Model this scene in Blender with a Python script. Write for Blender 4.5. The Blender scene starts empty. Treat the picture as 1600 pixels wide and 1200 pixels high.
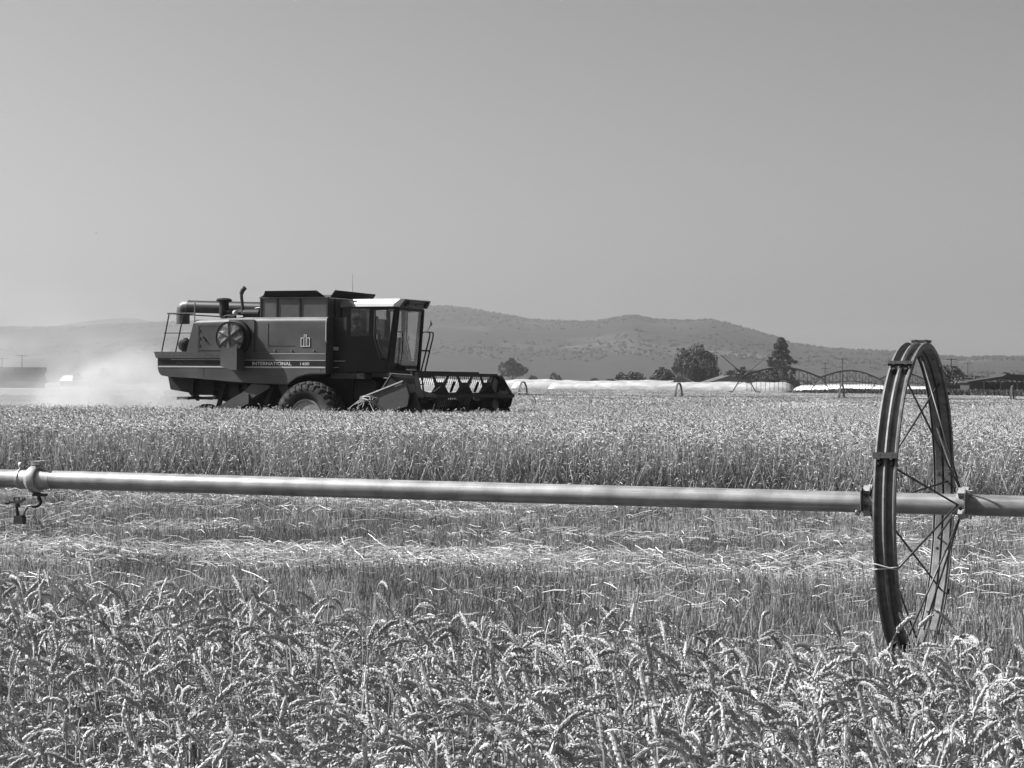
import bpy, math, random
import numpy as np
from mathutils import Vector, Matrix, Euler

random.seed(11)
rng = np.random.default_rng(11)
R = math.radians
scene = bpy.context.scene
COL = scene.collection

# ------------------------------------------------------------------ camera
EYE = 1.65
cam_data = bpy.data.cameras.new('camera')
cam_data.sensor_width = 36.0
cam_data.lens = 36.0 * 3500.0 / 1600.0
cam_data.clip_start = 0.2
cam_data.clip_end = 40000.0
cam = bpy.data.objects.new('camera', cam_data)
COL.objects.link(cam)
cam.matrix_world = (Matrix.Translation((0, 0, EYE)) @ Matrix.Rotation(R(90.033), 4, 'X') @ Matrix.Rotation(R(0.5), 4, 'Z'))
scene.camera = cam

# ------------------------------------------------------------------ sky and sun
SUN_EL = R(43)
SUN_FROM = Vector((-0.9945 * math.cos(SUN_EL), 0.1045 * math.cos(SUN_EL), math.sin(SUN_EL)))
world = bpy.data.worlds.new('World')
scene.world = world
world.use_nodes = True
wn, wl = world.node_tree.nodes, world.node_tree.links
wn.clear()
sky_node = wn.new('ShaderNodeTexSky')
sky_node.sky_type = 'NISHITA'
sky_node.sun_disc = False
sky_node.sun_elevation = SUN_EL
sky_node.sun_rotation = math.atan2(SUN_FROM.x, SUN_FROM.y)
sky_node.altitude = 1200
sky_node.air_density = 0.5
sky_node.dust_density = 7.0
sky_node.ozone_density = 1.0
bw = wn.new('ShaderNodeSeparateColor')      # black-and-white film behind a red filter
bg = wn.new('ShaderNodeBackground')
bg.inputs['Strength'].default_value = 0.091
wo = wn.new('ShaderNodeOutputWorld')
wl.new(sky_node.outputs[0], bw.inputs[0])
wl.new(bw.outputs[0], bg.inputs['Color'])
wl.new(bg.outputs[0], wo.inputs['Surface'])

sun_data = bpy.data.lights.new('sun', 'SUN')
sun_data.energy = 5.0
sun_data.angle = R(0.5)
sun_data.color = (1, 1, 1)          # the photograph is black and white
sun = bpy.data.objects.new('sun', sun_data)
COL.objects.link(sun)
sun.rotation_euler = (-SUN_FROM).to_track_quat('-Z', 'Y').to_euler()

vs = scene.view_settings
vs.view_transform = 'Standard'
vs.look = 'None'
vs.exposure = 1.27
vs.gamma = 1.0
vs.use_curve_mapping = False
cy = scene.cycles
cy.max_bounces = 6
cy.diffuse_bounces = 3
cy.glossy_bounces = 3
cy.transmission_bounces = 4
cy.transparent_max_bounces = 12
cy.volume_bounces = 1
cy.use_denoising = True
cy.volume_step_rate = 1.0
cy.volume_max_steps = 128

# ------------------------------------------------------------------ helpers: materials
MATS = {}


def grey(v):
    return (v, v, v, 1.0)


def mat(name, v, rough=0.6, metal=0.0, var=0.15, scale=5.0, bump=0.0, spec=0.35, stretch=None, coat=0.0, tone=False, dirt=None, dusty_highlight=None):
    """Grey principled material: noise-varied base, optional bump, optional dust film, optional dusty painted highlight on tops."""
    if name in MATS:
        return MATS[name]
    m = bpy.data.materials.new(name)
    m.use_nodes = True
    n, l = m.node_tree.nodes, m.node_tree.links
    p = n['Principled BSDF']
    p.inputs['Roughness'].default_value = rough
    p.inputs['Metallic'].default_value = metal
    p.inputs['Specular IOR Level'].default_value = spec
    p.inputs['Coat Weight'].default_value = coat
    tc = n.new('ShaderNodeTexCoord')
    mp = n.new('ShaderNodeMapping')
    if stretch:
        mp.inputs['Scale'].default_value = stretch
    l.new(tc.outputs['Object'], mp.inputs[0])
    nz = n.new('ShaderNodeTexNoise')
    nz.inputs['Scale'].default_value = scale
    nz.inputs['Detail'].default_value = 6
    nz.inputs['Roughness'].default_value = 0.65
    l.new(mp.outputs[0], nz.inputs['Vector'])
    mr = n.new('ShaderNodeMapRange')
    mr.inputs[1].default_value = 0.25
    mr.inputs[2].default_value = 0.75
    mr.inputs[3].default_value = v * (1 - var)
    mr.inputs[4].default_value = v * (1 + var)
    l.new(nz.outputs[0], mr.inputs[0])
    out = mr.outputs[0]
    if tone:
        at = n.new('ShaderNodeAttribute')
        at.attribute_name = 'tone'
        mu = n.new('ShaderNodeMath')
        mu.operation = 'MULTIPLY'
        l.new(out, mu.inputs[0])
        l.new(at.outputs['Fac'], mu.inputs[1])
        out = mu.outputs[0]
    if dirt:
        # dust film of its own patchy shape: value, amount
        nz2 = n.new('ShaderNodeTexNoise')
        nz2.inputs['Scale'].default_value = scale * 0.35
        nz2.inputs['Detail'].default_value = 8
        l.new(tc.outputs['Object'], nz2.inputs['Vector'])
        m2 = n.new('ShaderNodeMapRange')
        m2.inputs[1].default_value = 0.4
        m2.inputs[2].default_value = 0.75
        m2.inputs[3].default_value = 0.0
        m2.inputs[4].default_value = dirt[1]
        l.new(nz2.outputs[0], m2.inputs[0])
        mx = n.new('ShaderNodeMix')
        mx.data_type = 'FLOAT'
        l.new(m2.outputs[0], mx.inputs[0])
        l.new(out, mx.inputs[2])
        mx.inputs[3].default_value = dirt[0]
        out = mx.outputs[0]
    if dusty_highlight:
        # sunlit highlight painted into the colour of upward faces, with some dust
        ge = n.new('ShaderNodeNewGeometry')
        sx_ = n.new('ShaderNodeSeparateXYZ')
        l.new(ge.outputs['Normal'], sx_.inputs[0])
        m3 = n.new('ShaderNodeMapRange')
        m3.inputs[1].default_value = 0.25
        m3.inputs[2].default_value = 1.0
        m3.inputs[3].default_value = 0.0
        m3.inputs[4].default_value = dusty_highlight[1]
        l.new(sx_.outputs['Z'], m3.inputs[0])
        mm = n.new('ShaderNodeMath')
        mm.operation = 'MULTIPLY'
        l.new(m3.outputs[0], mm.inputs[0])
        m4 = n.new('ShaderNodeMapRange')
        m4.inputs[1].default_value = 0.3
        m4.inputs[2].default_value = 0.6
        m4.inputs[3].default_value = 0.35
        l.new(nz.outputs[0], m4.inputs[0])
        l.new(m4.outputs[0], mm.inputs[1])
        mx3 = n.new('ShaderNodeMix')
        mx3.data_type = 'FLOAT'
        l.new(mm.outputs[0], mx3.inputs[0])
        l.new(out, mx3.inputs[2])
        mx3.inputs[3].default_value = dusty_highlight[0]
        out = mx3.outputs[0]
    l.new(out, p.inputs['Base Color'])
    if bump:
        b = n.new('ShaderNodeBump')
        b.inputs['Strength'].default_value = bump
        b.inputs['Distance'].default_value = 0.02
        l.new(nz.outputs[0], b.inputs['Height'])
        l.new(b.outputs[0], p.inputs['Normal'])
    MATS[name] = m
    return m


def straw_mat(name, v, trans=0.25, lo=0.7, hi=1.2):
    """Dry plant matter: diffuse + some light passing through, tone per stalk, random per clump."""
    if name in MATS:
        return MATS[name]
    m = bpy.data.materials.new(name)
    m.use_nodes = True
    n, l = m.node_tree.nodes, m.node_tree.links
    n.clear()
    at = n.new('ShaderNodeAttribute')
    at.attribute_name = 'tone'
    oi = n.new('ShaderNodeObjectInfo')
    mr = n.new('ShaderNodeMapRange')
    mr.inputs[3].default_value = lo * v
    mr.inputs[4].default_value = hi * v
    l.new(oi.outputs['Random'], mr.inputs[0])
    mu = n.new('ShaderNodeMath')
    mu.operation = 'MULTIPLY'
    l.new(mr.outputs[0], mu.inputs[0])
    l.new(at.outputs['Fac'], mu.inputs[1])
    p = n.new('ShaderNodeBsdfPrincipled')
    p.inputs['Roughness'].default_value = 0.5
    p.inputs['Specular IOR Level'].default_value = 0.3
    t = n.new('ShaderNodeBsdfTranslucent')
    l.new(mu.outputs[0], p.inputs['Base Color'])
    l.new(mu.outputs[0], t.inputs['Color'])
    mx = n.new('ShaderNodeMixShader')
    mx.inputs[0].default_value = trans
    l.new(p.outputs[0], mx.inputs[1])
    l.new(t.outputs[0], mx.inputs[2])
    o = n.new('ShaderNodeOutputMaterial')
    l.new(mx.outputs[0], o.inputs['Surface'])
    MATS[name] = m
    return m


def glass_mat(name, tint, gloss=1.0):
    m = bpy.data.materials.new(name)
    m.use_nodes = True
    n, l = m.node_tree.nodes, m.node_tree.links
    n.clear()
    tr = n.new('ShaderNodeBsdfTransparent')
    tr.inputs[0].default_value = grey(tint)
    gl = n.new('ShaderNodeBsdfGlossy')
    gl.inputs['Roughness'].default_value = 0.05
    gl.inputs[0].default_value = grey(0.9)
    lw = n.new('ShaderNodeLayerWeight')
    pw = n.new('ShaderNodeMath')
    pw.operation = 'POWER'
    pw.inputs[1].default_value = 4.0
    l.new(lw.outputs['Facing'], pw.inputs[0])
    fr = n.new('ShaderNodeMath')
    fr.operation = 'MULTIPLY_ADD'
    fr.inputs[1].default_value = 0.8
    fr.inputs[2].default_value = 0.04
    l.new(pw.outputs[0], fr.inputs[0])
    mx = n.new('ShaderNodeMixShader')
    l.new(fr.outputs[0], mx.inputs[0])
    l.new(tr.outputs[0], mx.inputs[1])
    l.new(gl.outputs[0], mx.inputs[2])
    o = n.new('ShaderNodeOutputMaterial')
    l.new(mx.outputs[0], o.inputs['Surface'])
    return m


# ------------------------------------------------------------------ helpers: meshes
class MB:
    """Collects shapes; build() links them as one mesh object."""

    def __init__(self):
        self.v, self.f, self.t = [], [], []
        self.cur = 1.0

    def add(self, verts, faces):
        o = len(self.v)
        self.v += [tuple(p) for p in verts]
        self.t += [self.cur] * len(verts)
        self.f += [tuple(i + o for i in f) for f in faces]
        return self

    def box(self, x0, x1, y0, y1, z0, z1):
        vs_ = [(x, y, z) for x in (x0, x1) for y in (y0, y1) for z in (z0, z1)]
        return self.add(vs_, [(0, 1, 3, 2), (4, 6, 7, 5), (0, 4, 5, 1), (2, 3, 7, 6), (0, 2, 6, 4), (1, 5, 7, 3)])

    def bar(self, a, b, w, h, up=(0, 0, 1)):
        """Rectangular bar from a to b."""
        a, b = Vector(a), Vector(b)
        d = (b - a).normalized()
        s = d.cross(Vector(up))
        if s.length < 1e-4:
            s = d.cross(Vector((1, 0, 0)))
        s.normalize()
        u = s.cross(d)
        vs_ = []
        for p in (a, b):
            for i, j in ((-1, -1), (1, -1), (1, 1), (-1, 1)):
                vs_.append(p + s * (i * w / 2) + u * (j * h / 2))
        return self.add(vs_, [(0, 1, 2, 3), (7, 6, 5, 4), (0, 4, 5, 1), (1, 5, 6, 2), (2, 6, 7, 3), (3, 7, 4, 0)])

    def prism(self, poly, y0, y1, axis='y'):
        """Polygon in (x,z) extruded along y (or (x,y) along z, or (y,z) along x)."""
        n = len(poly)

        def P(a, b, c):
            return (a, c, b) if axis == 'y' else ((a, b, c) if axis == 'z' else (c, a, b))
        vs_ = [P(a, b, y0) for a, b in poly] + [P(a, b, y1) for a, b in poly]
        fs = [tuple(range(n)), tuple(range(2 * n - 1, n - 1, -1))]
        fs += [(i, i + n, (i + 1) % n + n, (i + 1) % n) for i in range(n)]
        return self.add(vs_, fs)

    def slab(self, pts, off):
        """Planar polygon of 3D points given thickness along vector off."""
        n = len(pts)
        off = Vector(off)
        vs_ = [Vector(p) for p in pts] + [Vector(p) + off for p in pts]
        fs = [tuple(range(n)), tuple(range(2 * n - 1, n - 1, -1))]
        fs += [(i, i + n, (i + 1) % n + n, (i + 1) % n) for i in range(n)]
        return self.add(vs_, fs)

    def tube(self, pts, r, n=8, cap=True, closed=False):
        pts = [Vector(p) for p in pts]
        rs = r if isinstance(r, (list, tuple)) else [r] * len(pts)
        k = len(pts)
        rings = []
        ref = None
        for i, p in enumerate(pts):
            if closed:
                d = pts[(i + 1) % k] - pts[i - 1]
            else:
                d = pts[min(i + 1, k - 1)] - pts[max(i - 1, 0)]
            d.normalize()
            if ref is None:
                ref = Vector((0, 0, 1)) if abs(d.z) < 0.9 else Vector((1, 0, 0))
            s = d.cross(ref)
            if s.length < 1e-5:
                s = d.cross(Vector((0.3, 0.7, 0.1)))
            s.normalize()
            u = s.cross(d)
            ref = u
            rings.append([p + (s * math.cos(2 * math.pi * j / n) + u * math.sin(2 * math.pi * j / n)) * rs[i] for j in range(n)])
        vs_ = [q for ring in rings for q in ring]
        fs = []
        m = k if closed else k - 1
        for i in range(m):
            i2 = (i + 1) % k
            for j in range(n):
                j2 = (j + 1) % n
                fs.append((i * n + j, i * n + j2, i2 * n + j2, i2 * n + j))
        if cap and not closed:
            fs.append(tuple(range(n - 1, -1, -1)))
            fs.append(tuple((k - 1) * n + j for j in range(n)))
        return self.add(vs_, fs)

    def lathe(self, prof, n=24, axis='y', centre=(0, 0, 0), closed=False):
        """prof: list of (a, r): a along axis, r radius."""
        c = Vector(centre)
        vs_ = []
        for a, r in prof:
            for j in range(n):
                t = 2 * math.pi * j / n
                p, q = r * math.cos(t), r * math.sin(t)
                o = (p, a, q) if axis == 'y' else ((a, p, q) if axis == 'x' else (p, q, a))
                vs_.append(c + Vector(o))
        k = len(prof)
        fs = []
        for i in range(k if closed else k - 1):
            i2 = (i + 1) % k
            for j in range(n):
                j2 = (j + 1) % n
                fs.append((i * n + j, i * n + j2, i2 * n + j2, i2 * n + j))
        if not closed:
            if prof[0][1] > 1e-4:
                fs.append(tuple(range(n - 1, -1, -1)))
            if prof[-1][1] > 1e-4:
                fs.append(tuple((k - 1) * n + j for j in range(n)))
        return self.add(vs_, fs)

    def quad(self, c, u, v):
        c, u, v = Vector(c), Vector(u), Vector(v)
        return self.add([c - u - v, c + u - v, c + u + v, c - u + v], [(0, 1, 2, 3)])

    def mesh(self, name, material=None, smooth=False):
        me = bpy.data.meshes.new(name)
        me.from_pydata(self.v, [], self.f)
        me.validate()
        at = me.attributes.new('tone', 'FLOAT', 'POINT')
        if len(at.data) == len(self.t):
            at.data.foreach_set('value', self.t)
        if material:
            me.materials.append(material)
        if smooth:
            me.polygons.foreach_set('use_smooth', [True] * len(me.polygons))
        me.update()
        return me

    def build(self, name, material, parent=None, smooth=False, fix=True, auto=None):
        me = self.mesh(name, material, smooth or auto is not None)
        if fix:
            import bmesh
            bm = bmesh.new()
            bm.from_mesh(me)
            bmesh.ops.recalc_face_normals(bm, faces=bm.faces)
            if auto is not None:
                for e in bm.edges:
                    if len(e.link_faces) == 2 and e.calc_face_angle(0) > R(auto):
                        e.smooth = False
            bm.to_mesh(me)
            bm.free()
        o = bpy.data.objects.new(name, me)
        COL.objects.link(o)
        if parent:
            o.parent = parent
        return o


def empty(name, loc=(0, 0, 0), rz=0.0, parent=None):
    o = bpy.data.objects.new(name, None)
    o.empty_display_size = 0.3
    COL.objects.link(o)
    o.location = loc
    o.rotation_euler = (0, 0, rz)
    if parent:
        o.parent = parent
    return o


def tag(o, label=None, cat=None, group=None, kind=None):
    if label:
        o['label'] = label
    if cat:
        o['category'] = cat
    if group:
        o['group'] = group
    if kind:
        o['kind'] = kind
    return o


def text(name, body, size, material, parent, matrix, sx=1.0, align='LEFT', bold=0.0):
    cu = bpy.data.curves.new(name, 'FONT')
    cu.body = body
    cu.size = size
    cu.align_x = align
    cu.extrude = 0.002
    cu.offset = bold
    cu.materials.append(material)
    tmp = bpy.data.objects.new(name, cu)
    COL.objects.link(tmp)
    dg = bpy.context.evaluated_depsgraph_get()
    me = bpy.data.meshes.new_from_object(tmp.evaluated_get(dg))
    bpy.data.objects.remove(tmp)
    me.transform(matrix @ Matrix.Diagonal((sx, 1, 1, 1)))
    o = bpy.data.objects.new(name, me)
    COL.objects.link(o)
    o.parent = parent
    return o


def arc(cx, cz, r, a0, a1, n, y=0.0):
    return [(cx + r * math.cos(R(a0 + (a1 - a0) * i / n)), y, cz + r * math.sin(R(a0 + (a1 - a0) * i / n))) for i in range(n + 1)]


def smooth_path(pts, k=6):
    """Catmull-Rom through the points."""
    P = [Vector(p) for p in pts]
    P = [P[0] * 2 - P[1]] + P + [P[-1] * 2 - P[-2]]
    out = []
    for i in range(1, len(P) - 2):
        for s in range(k):
            t = s / k
            a, b, c, d = P[i - 1], P[i], P[i + 1], P[i + 2]
            out.append(0.5 * ((2 * b) + (c - a) * t + (2 * a - 5 * b + 4 * c - d) * t * t + (3 * b - a - 3 * c + d) * t ** 3))
    out.append(P[-2])
    return out


def scatter(name, pts, rots, scls, idxs, protos):
    """One object whose points carry instances of the prototype meshes (for uncountable ground cover only)."""
    coll = bpy.data.collections.new(name + '_source')
    for i, me in enumerate(protos):
        o = bpy.data.objects.new('%s_source_%03d' % (name, i), me)
        coll.objects.link(o)
    me = bpy.data.meshes.new(name)
    n = len(pts)
    me.vertices.add(n)
    me.vertices.foreach_set('co', np.asarray(pts, dtype=np.float32).ravel())
    a = me.attributes.new('turn', 'FLOAT_VECTOR', 'POINT')
    a.data.foreach_set('vector', np.asarray(rots, dtype=np.float32).ravel())
    a = me.attributes.new('size', 'FLOAT_VECTOR', 'POINT')
    s = np.asarray(scls, dtype=np.float32)
    if s.ndim == 1:
        s = np.repeat(s[:, None], 3, axis=1)
    a.data.foreach_set('vector', s.ravel())
    a = me.attributes.new('pick', 'INT', 'POINT')
    a.data.foreach_set('value', np.asarray(idxs, dtype=np.int32))
    o = bpy.data.objects.new(name, me)
    COL.objects.link(o)
    ng = bpy.data.node_groups.new(name, 'GeometryNodeTree')
    ng.interface.new_socket(name='Geometry', in_out='INPUT', socket_type='NodeSocketGeometry')
    ng.interface.new_socket(name='Geometry', in_out='OUTPUT', socket_type='NodeSocketGeometry')
    N, Lk = ng.nodes, ng.links
    gi, go = N.new('NodeGroupInput'), N.new('NodeGroupOutput')
    ci = N.new('GeometryNodeCollectionInfo')
    ci.inputs['Collection'].default_value = coll
    ci.inputs['Separate Children'].default_value = True
    ci.inputs['Reset Children'].default_value = True
    ip = N.new('GeometryNodeInstanceOnPoints')
    ip.inputs['Pick Instance'].default_value = True

    def attr(nm, typ):
        q = N.new('GeometryNodeInputNamedAttribute')
        q.data_type = typ
        q.inputs['Name'].default_value = nm
        return next(s_ for s_ in q.outputs if s_.enabled and s_.name == 'Attribute')
    Lk.new(gi.outputs[0], ip.inputs['Points'])
    Lk.new(ci.outputs[0], ip.inputs['Instance'])
    Lk.new(attr('pick', 'INT'), ip.inputs['Instance Index'])
    Lk.new(attr('turn', 'FLOAT_VECTOR'), ip.inputs['Rotation'])
    Lk.new(attr('size', 'FLOAT_VECTOR'), ip.inputs['Scale'])
    Lk.new(ip.outputs[0], go.inputs[0])
    md = o.modifiers.new('scatter', 'NODES')
    md.node_group = ng
    return o


# ------------------------------------------------------------------ ground, fields, hills
def ground_material():
    m = bpy.data.materials.new('field_soil')
    m.use_nodes = True
    n, l = m.node_tree.nodes, m.node_tree.links
    p = n['Principled BSDF']
    p.inputs['Roughness'].default_value = 0.95
    p.inputs['Specular IOR Level'].default_value = 0.1
    tc = n.new('ShaderNodeTexCoord')
    # large fields: wide strips of pale stubble and darker crops
    mp = n.new('ShaderNodeMapping')
    mp.inputs['Scale'].default_value = (0.0016, 0.0045, 1)
    mp.inputs['Rotation'].default_value = (0, 0, R(9))
    l.new(tc.outputs['Object'], mp.inputs[0])
    vo = n.new('ShaderNodeTexVoronoi')
    vo.feature = 'F1'
    vo.distance = 'CHEBYCHEV'
    vo.inputs['Scale'].default_value = 1.0
    l.new(mp.outputs[0], vo.inputs['Vector'])
    sp = n.new('ShaderNodeSeparateColor')
    l.new(vo.outputs['Color'], sp.inputs[0])
    rp = n.new('ShaderNodeValToRGB')
    rp.color_ramp.elements[0].color = grey(0.10)
    rp.color_ramp.elements[1].color = grey(0.24)
    e = rp.color_ramp.elements.new(0.45)
    e.color = grey(0.17)
    l.new(sp.outputs[0], rp.inputs[0])
    nz = n.new('ShaderNodeTexNoise')
    nz.inputs['Scale'].default_value = 3.0
    nz.inputs['Detail'].default_value = 9
    l.new(tc.outputs['Object'], nz.inputs['Vector'])
    mr = n.new('ShaderNodeMapRange')
    mr.inputs[1].default_value = 0.3
    mr.inputs[2].default_value = 0.7
    mr.inputs[3].default_value = 0.055
    mr.inputs[4].default_value = 0.14
    l.new(nz.outputs[0], mr.inputs[0])
    # near soil of this field out to its fence, other fields beyond
    ln = n.new('ShaderNodeVectorMath')
    ln.operation = 'LENGTH'
    l.new(tc.outputs['Object'], ln.inputs[0])
    fr = n.new('ShaderNodeMapRange')
    fr.inputs[1].default_value = 480
    fr.inputs[2].default_value = 520
    l.new(ln.outputs['Value'], fr.inputs[0])
    mx = n.new('ShaderNodeMix')
    mx.data_type = 'RGBA'
    l.new(fr.outputs[0], mx.inputs[0])
    l.new(mr.outputs[0], mx.inputs[6])
    l.new(rp.outputs[0], mx.inputs[7])
    l.new(mx.outputs[2], p.inputs['Base Color'])
    return m


g = MB()
S = 16000
g.add([(-S, -S, 0), (S, -S, 0), (S, S, 0), (-S, S, 0)], [(0, 1, 2, 3)])
ground = g.build('ground', ground_material())
tag(ground, 'dry soil and far farm fields', None, None, 'structure')


def hill_material(name='hillside'):
    m = bpy.data.materials.new(name)
    m.use_nodes = True
    n, l = m.node_tree.nodes, m.node_tree.links
    p = n['Principled BSDF']
    p.inputs['Roughness'].default_value = 1.0
    p.inputs['Specular IOR Level'].default_value = 0.05
    tc = n.new('ShaderNodeTexCoord')
    mp = n.new('ShaderNodeMapping')
    mp.inputs['Scale'].default_value = (0.0052, 0.0034, 0.03)
    l.new(tc.outputs['Object'], mp.inputs[0])
    a = n.new('ShaderNodeTexNoise')
    a.inputs['Scale'].default_value = 1.0
    a.inputs['Detail'].default_value = 7
    a.inputs['Roughness'].default_value = 0.6
    l.new(mp.outputs[0], a.inputs['Vector'])
    ra = n.new('ShaderNodeValToRGB')
    ra.color_ramp.elements[0].position = 0.54
    ra.color_ramp.elements[0].color = grey(0.026)
    ra.color_ramp.elements[1].position = 0.70
    ra.color_ramp.elements[1].color = grey(0.065)
    l.new(a.outputs[0], ra.inputs[0])
    b = n.new('ShaderNodeTexNoise')
    b.inputs['Scale'].default_value = 0.045
    b.inputs['Detail'].default_value = 5
    b.inputs['Roughness'].default_value = 0.75
    l.new(tc.outputs['Object'], b.inputs['Vector'])
    rb = n.new('ShaderNodeMapRange')
    rb.inputs[1].default_value = 0.35
    rb.inputs[2].default_value = 0.7
    rb.inputs[3].default_value = 0.6
    rb.inputs[4].default_value = 1.5
    l.new(b.outputs[0], rb.inputs[0])
    mx = n.new('ShaderNodeMix')
    mx.data_type = 'RGBA'
    mx.blend_type = 'MULTIPLY'
    mx.inputs[0].default_value = 1.0
    l.new(ra.outputs[0], mx.inputs[6])
    l.new(rb.outputs[0], mx.inputs[7])
    l.new(mx.outputs[2], p.inputs['Base Color'])
    return m


# ridge profile: bearing (as tan of the angle right of north) -> (ridge height as tan of elevation, ridge distance)
RIDGE_T = np.array([-900, -400, -200, 0, 100, 200, 250, 400, 550, 660, 700, 740, 790, 830, 900, 930, 960, 990, 1020, 1060, 1110, 1150, 1200, 1240, 1300, 1395, 1500, 1540, 1600, 2000, 2600]) - 800.0
RIDGE_H = np.array([60, 72, 78, 83, 85, 91, 94, 100, 116, 125, 124, 119.5, 112, 105, 103, 103, 109, 113, 107, 104, 106, 97, 83.5, 70, 63, 59, 51, 52.5, 52, 46, 60.])
RIDGE_T, RIDGE_H = RIDGE_T / 3500, RIDGE_H / 3500
RD_T, RD_D = np.array([-0.6, -0.23, 0.0, 0.17, 0.6]), np.array([6400, 6000, 4600, 3600, 3500.])


def hill_height(x, y):
    t = x / y
    d = np.hypot(x, y)
    rd = np.interp(t, RD_T, RD_D)
    top = np.interp(t, RIDGE_T, RIDGE_H) * rd
    q = d / rd
    rise = np.clip((q - 0.36) / 0.64, 0, 1)
    shape = 0.5 * (rise ** 1.1 + rise * rise * (3 - 2 * rise))
    fall = np.clip((q - 1.0) / 0.5, 0, 1)
    h = top * shape * (1 - 0.6 * fall)
    wob = (np.sin(x * 0.0061 + y * 0.0023) * np.sin(y * 0.0047 - x * 0.0018) * 0.5 + np.sin(x * 0.013 - y * 0.009) * 0.25 + np.sin(x * 0.031 + y * 0.022) * 0.1)
    return h + wob * 0.10 * top * rise * np.clip(1 - rise, 0, 1) * 2.6 - 0.6


na, nd = 420, 90
ts = np.linspace(-0.62, 0.62, na)
qs = np.concatenate([np.linspace(0.3, 1.0, 62), np.linspace(1.01, 1.6, nd - 62)])
vv = np.zeros((na, nd, 3))
for i, t in enumerate(ts):
    d = qs * np.interp(t, RD_T, RD_D)
    yy = d / math.sqrt(1 + t * t)
    xx = yy * t
    vv[i, :, 0], vv[i, :, 1], vv[i, :, 2] = xx, yy, hill_height(xx, yy)
hm = MB()
hm.add(vv.reshape(-1, 3).tolist(), [(i * nd + j, (i + 1) * nd + j, (i + 1) * nd + j + 1, i * nd + j + 1) for i in range(na - 1) for j in range(nd - 1)])
hills = hm.build('hills', hill_material(), smooth=True, fix=False)
tag(hills, 'long wooded hills with pale meadows behind the fields', None, None, 'structure')

# a far pale mountain seen over the left ridge
fm = MB()
n1, n2 = 60, 14
P = []
for i in range(n1):
    for j in range(n2):
        x = -2600 + 2300 * i / (n1 - 1)
        y = 7300 + 1900 * j / (n2 - 1)
        u = (x + 1440) / 430
        h = 228 * math.exp(-abs(u) ** 2.6) * math.exp(-((y - 8000) / 600) ** 2) + 7 * math.sin(x * 0.013) * math.exp(-u * u)
        P.append((x, y, h - 1))
fm.add(P, [(i * n2 + j, (i + 1) * n2 + j, (i + 1) * n2 + j + 1, i * n2 + j + 1) for i in range(n1 - 1) for j in range(n2 - 1)])
far_hill = fm.build('far_hill', MATS.get('x') or hill_material('far_hillside'), smooth=True, fix=False)
tag(far_hill, 'faint flat-topped far hill', None, None, 'structure')

# woods on the hills: one mass of small trees
foliage = mat('dark_foliage', 0.024, 0.9, var=0.3, scale=0.7, tone=True, spec=0.1)


def blob_tree(seed):
    r_ = random.Random(seed)
    b = MB()
    b.cur = 1.0
    pr = [(0, 0.12), (0.18, 0.42), (0.42, 0.5), (0.7, 0.34), (0.9, 0.16), (1.02, 0.0)] if seed % 2 else [(0, 0.12), (0.12, 0.34), (0.45, 0.26), (0.8, 0.12), (1.1, 0.0)]
    b.lathe([(a, r * r_.uniform(0.85, 1.15)) for a, r in pr], 6, 'z')
    b.v = [(x * r_.uniform(0.75, 1.25), y * r_.uniform(0.75, 1.25), z * r_.uniform(0.92, 1.06)) for x, y, z in b.v]
    return b.mesh('hill_tree', foliage)


cnt = 16000
t_ = rng.uniform(-0.36, 0.36, cnt)
q_ = rng.uniform(0.42, 1.04, cnt) ** 0.8
d_ = q_ * np.interp(t_, RD_T, RD_D)
y_ = d_ / np.sqrt(1 + t_ ** 2)
x_ = y_ * t_
clump = np.sin(x_ * 0.004 + 1.3) * np.sin(y_ * 0.0053 + x_ * 0.0017) + 0.5 * np.sin(x_ * 0.017 + 0.4) * np.sin(y_ * 0.013)
keep = (clump + rng.normal(0, 0.5, cnt) > 0.42) | (q_ > 0.965)
x_, y_ = x_[keep], y_[keep]
n_ = len(x_)
hw = scatter('hillside_woods', np.c_[x_, y_, hill_height(x_, y_) - 0.8], np.c_[np.zeros(n_), np.zeros(n_), rng.uniform(0, 6.28, n_)],
             np.c_[rng.uniform(4, 8, n_), rng.uniform(4, 8, n_), rng.uniform(1.6, 4.0, n_)], rng.integers(0, 6, n_), [blob_tree(s) for s in range(6)])
tag(hw, 'scattered woods over the far hills', 'woods', None, 'stuff')

# ------------------------------------------------------------------ wheat
wheat = straw_mat('ripe_wheat', 0.40, 0.25, 0.82, 1.15)
stubble_mat = straw_mat('cut_stubble', 0.35, 0.15, 0.6, 1.25)
straw_bright = straw_mat('loose_straw', 0.64, 0.15, 0.85, 1.1)


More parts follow.
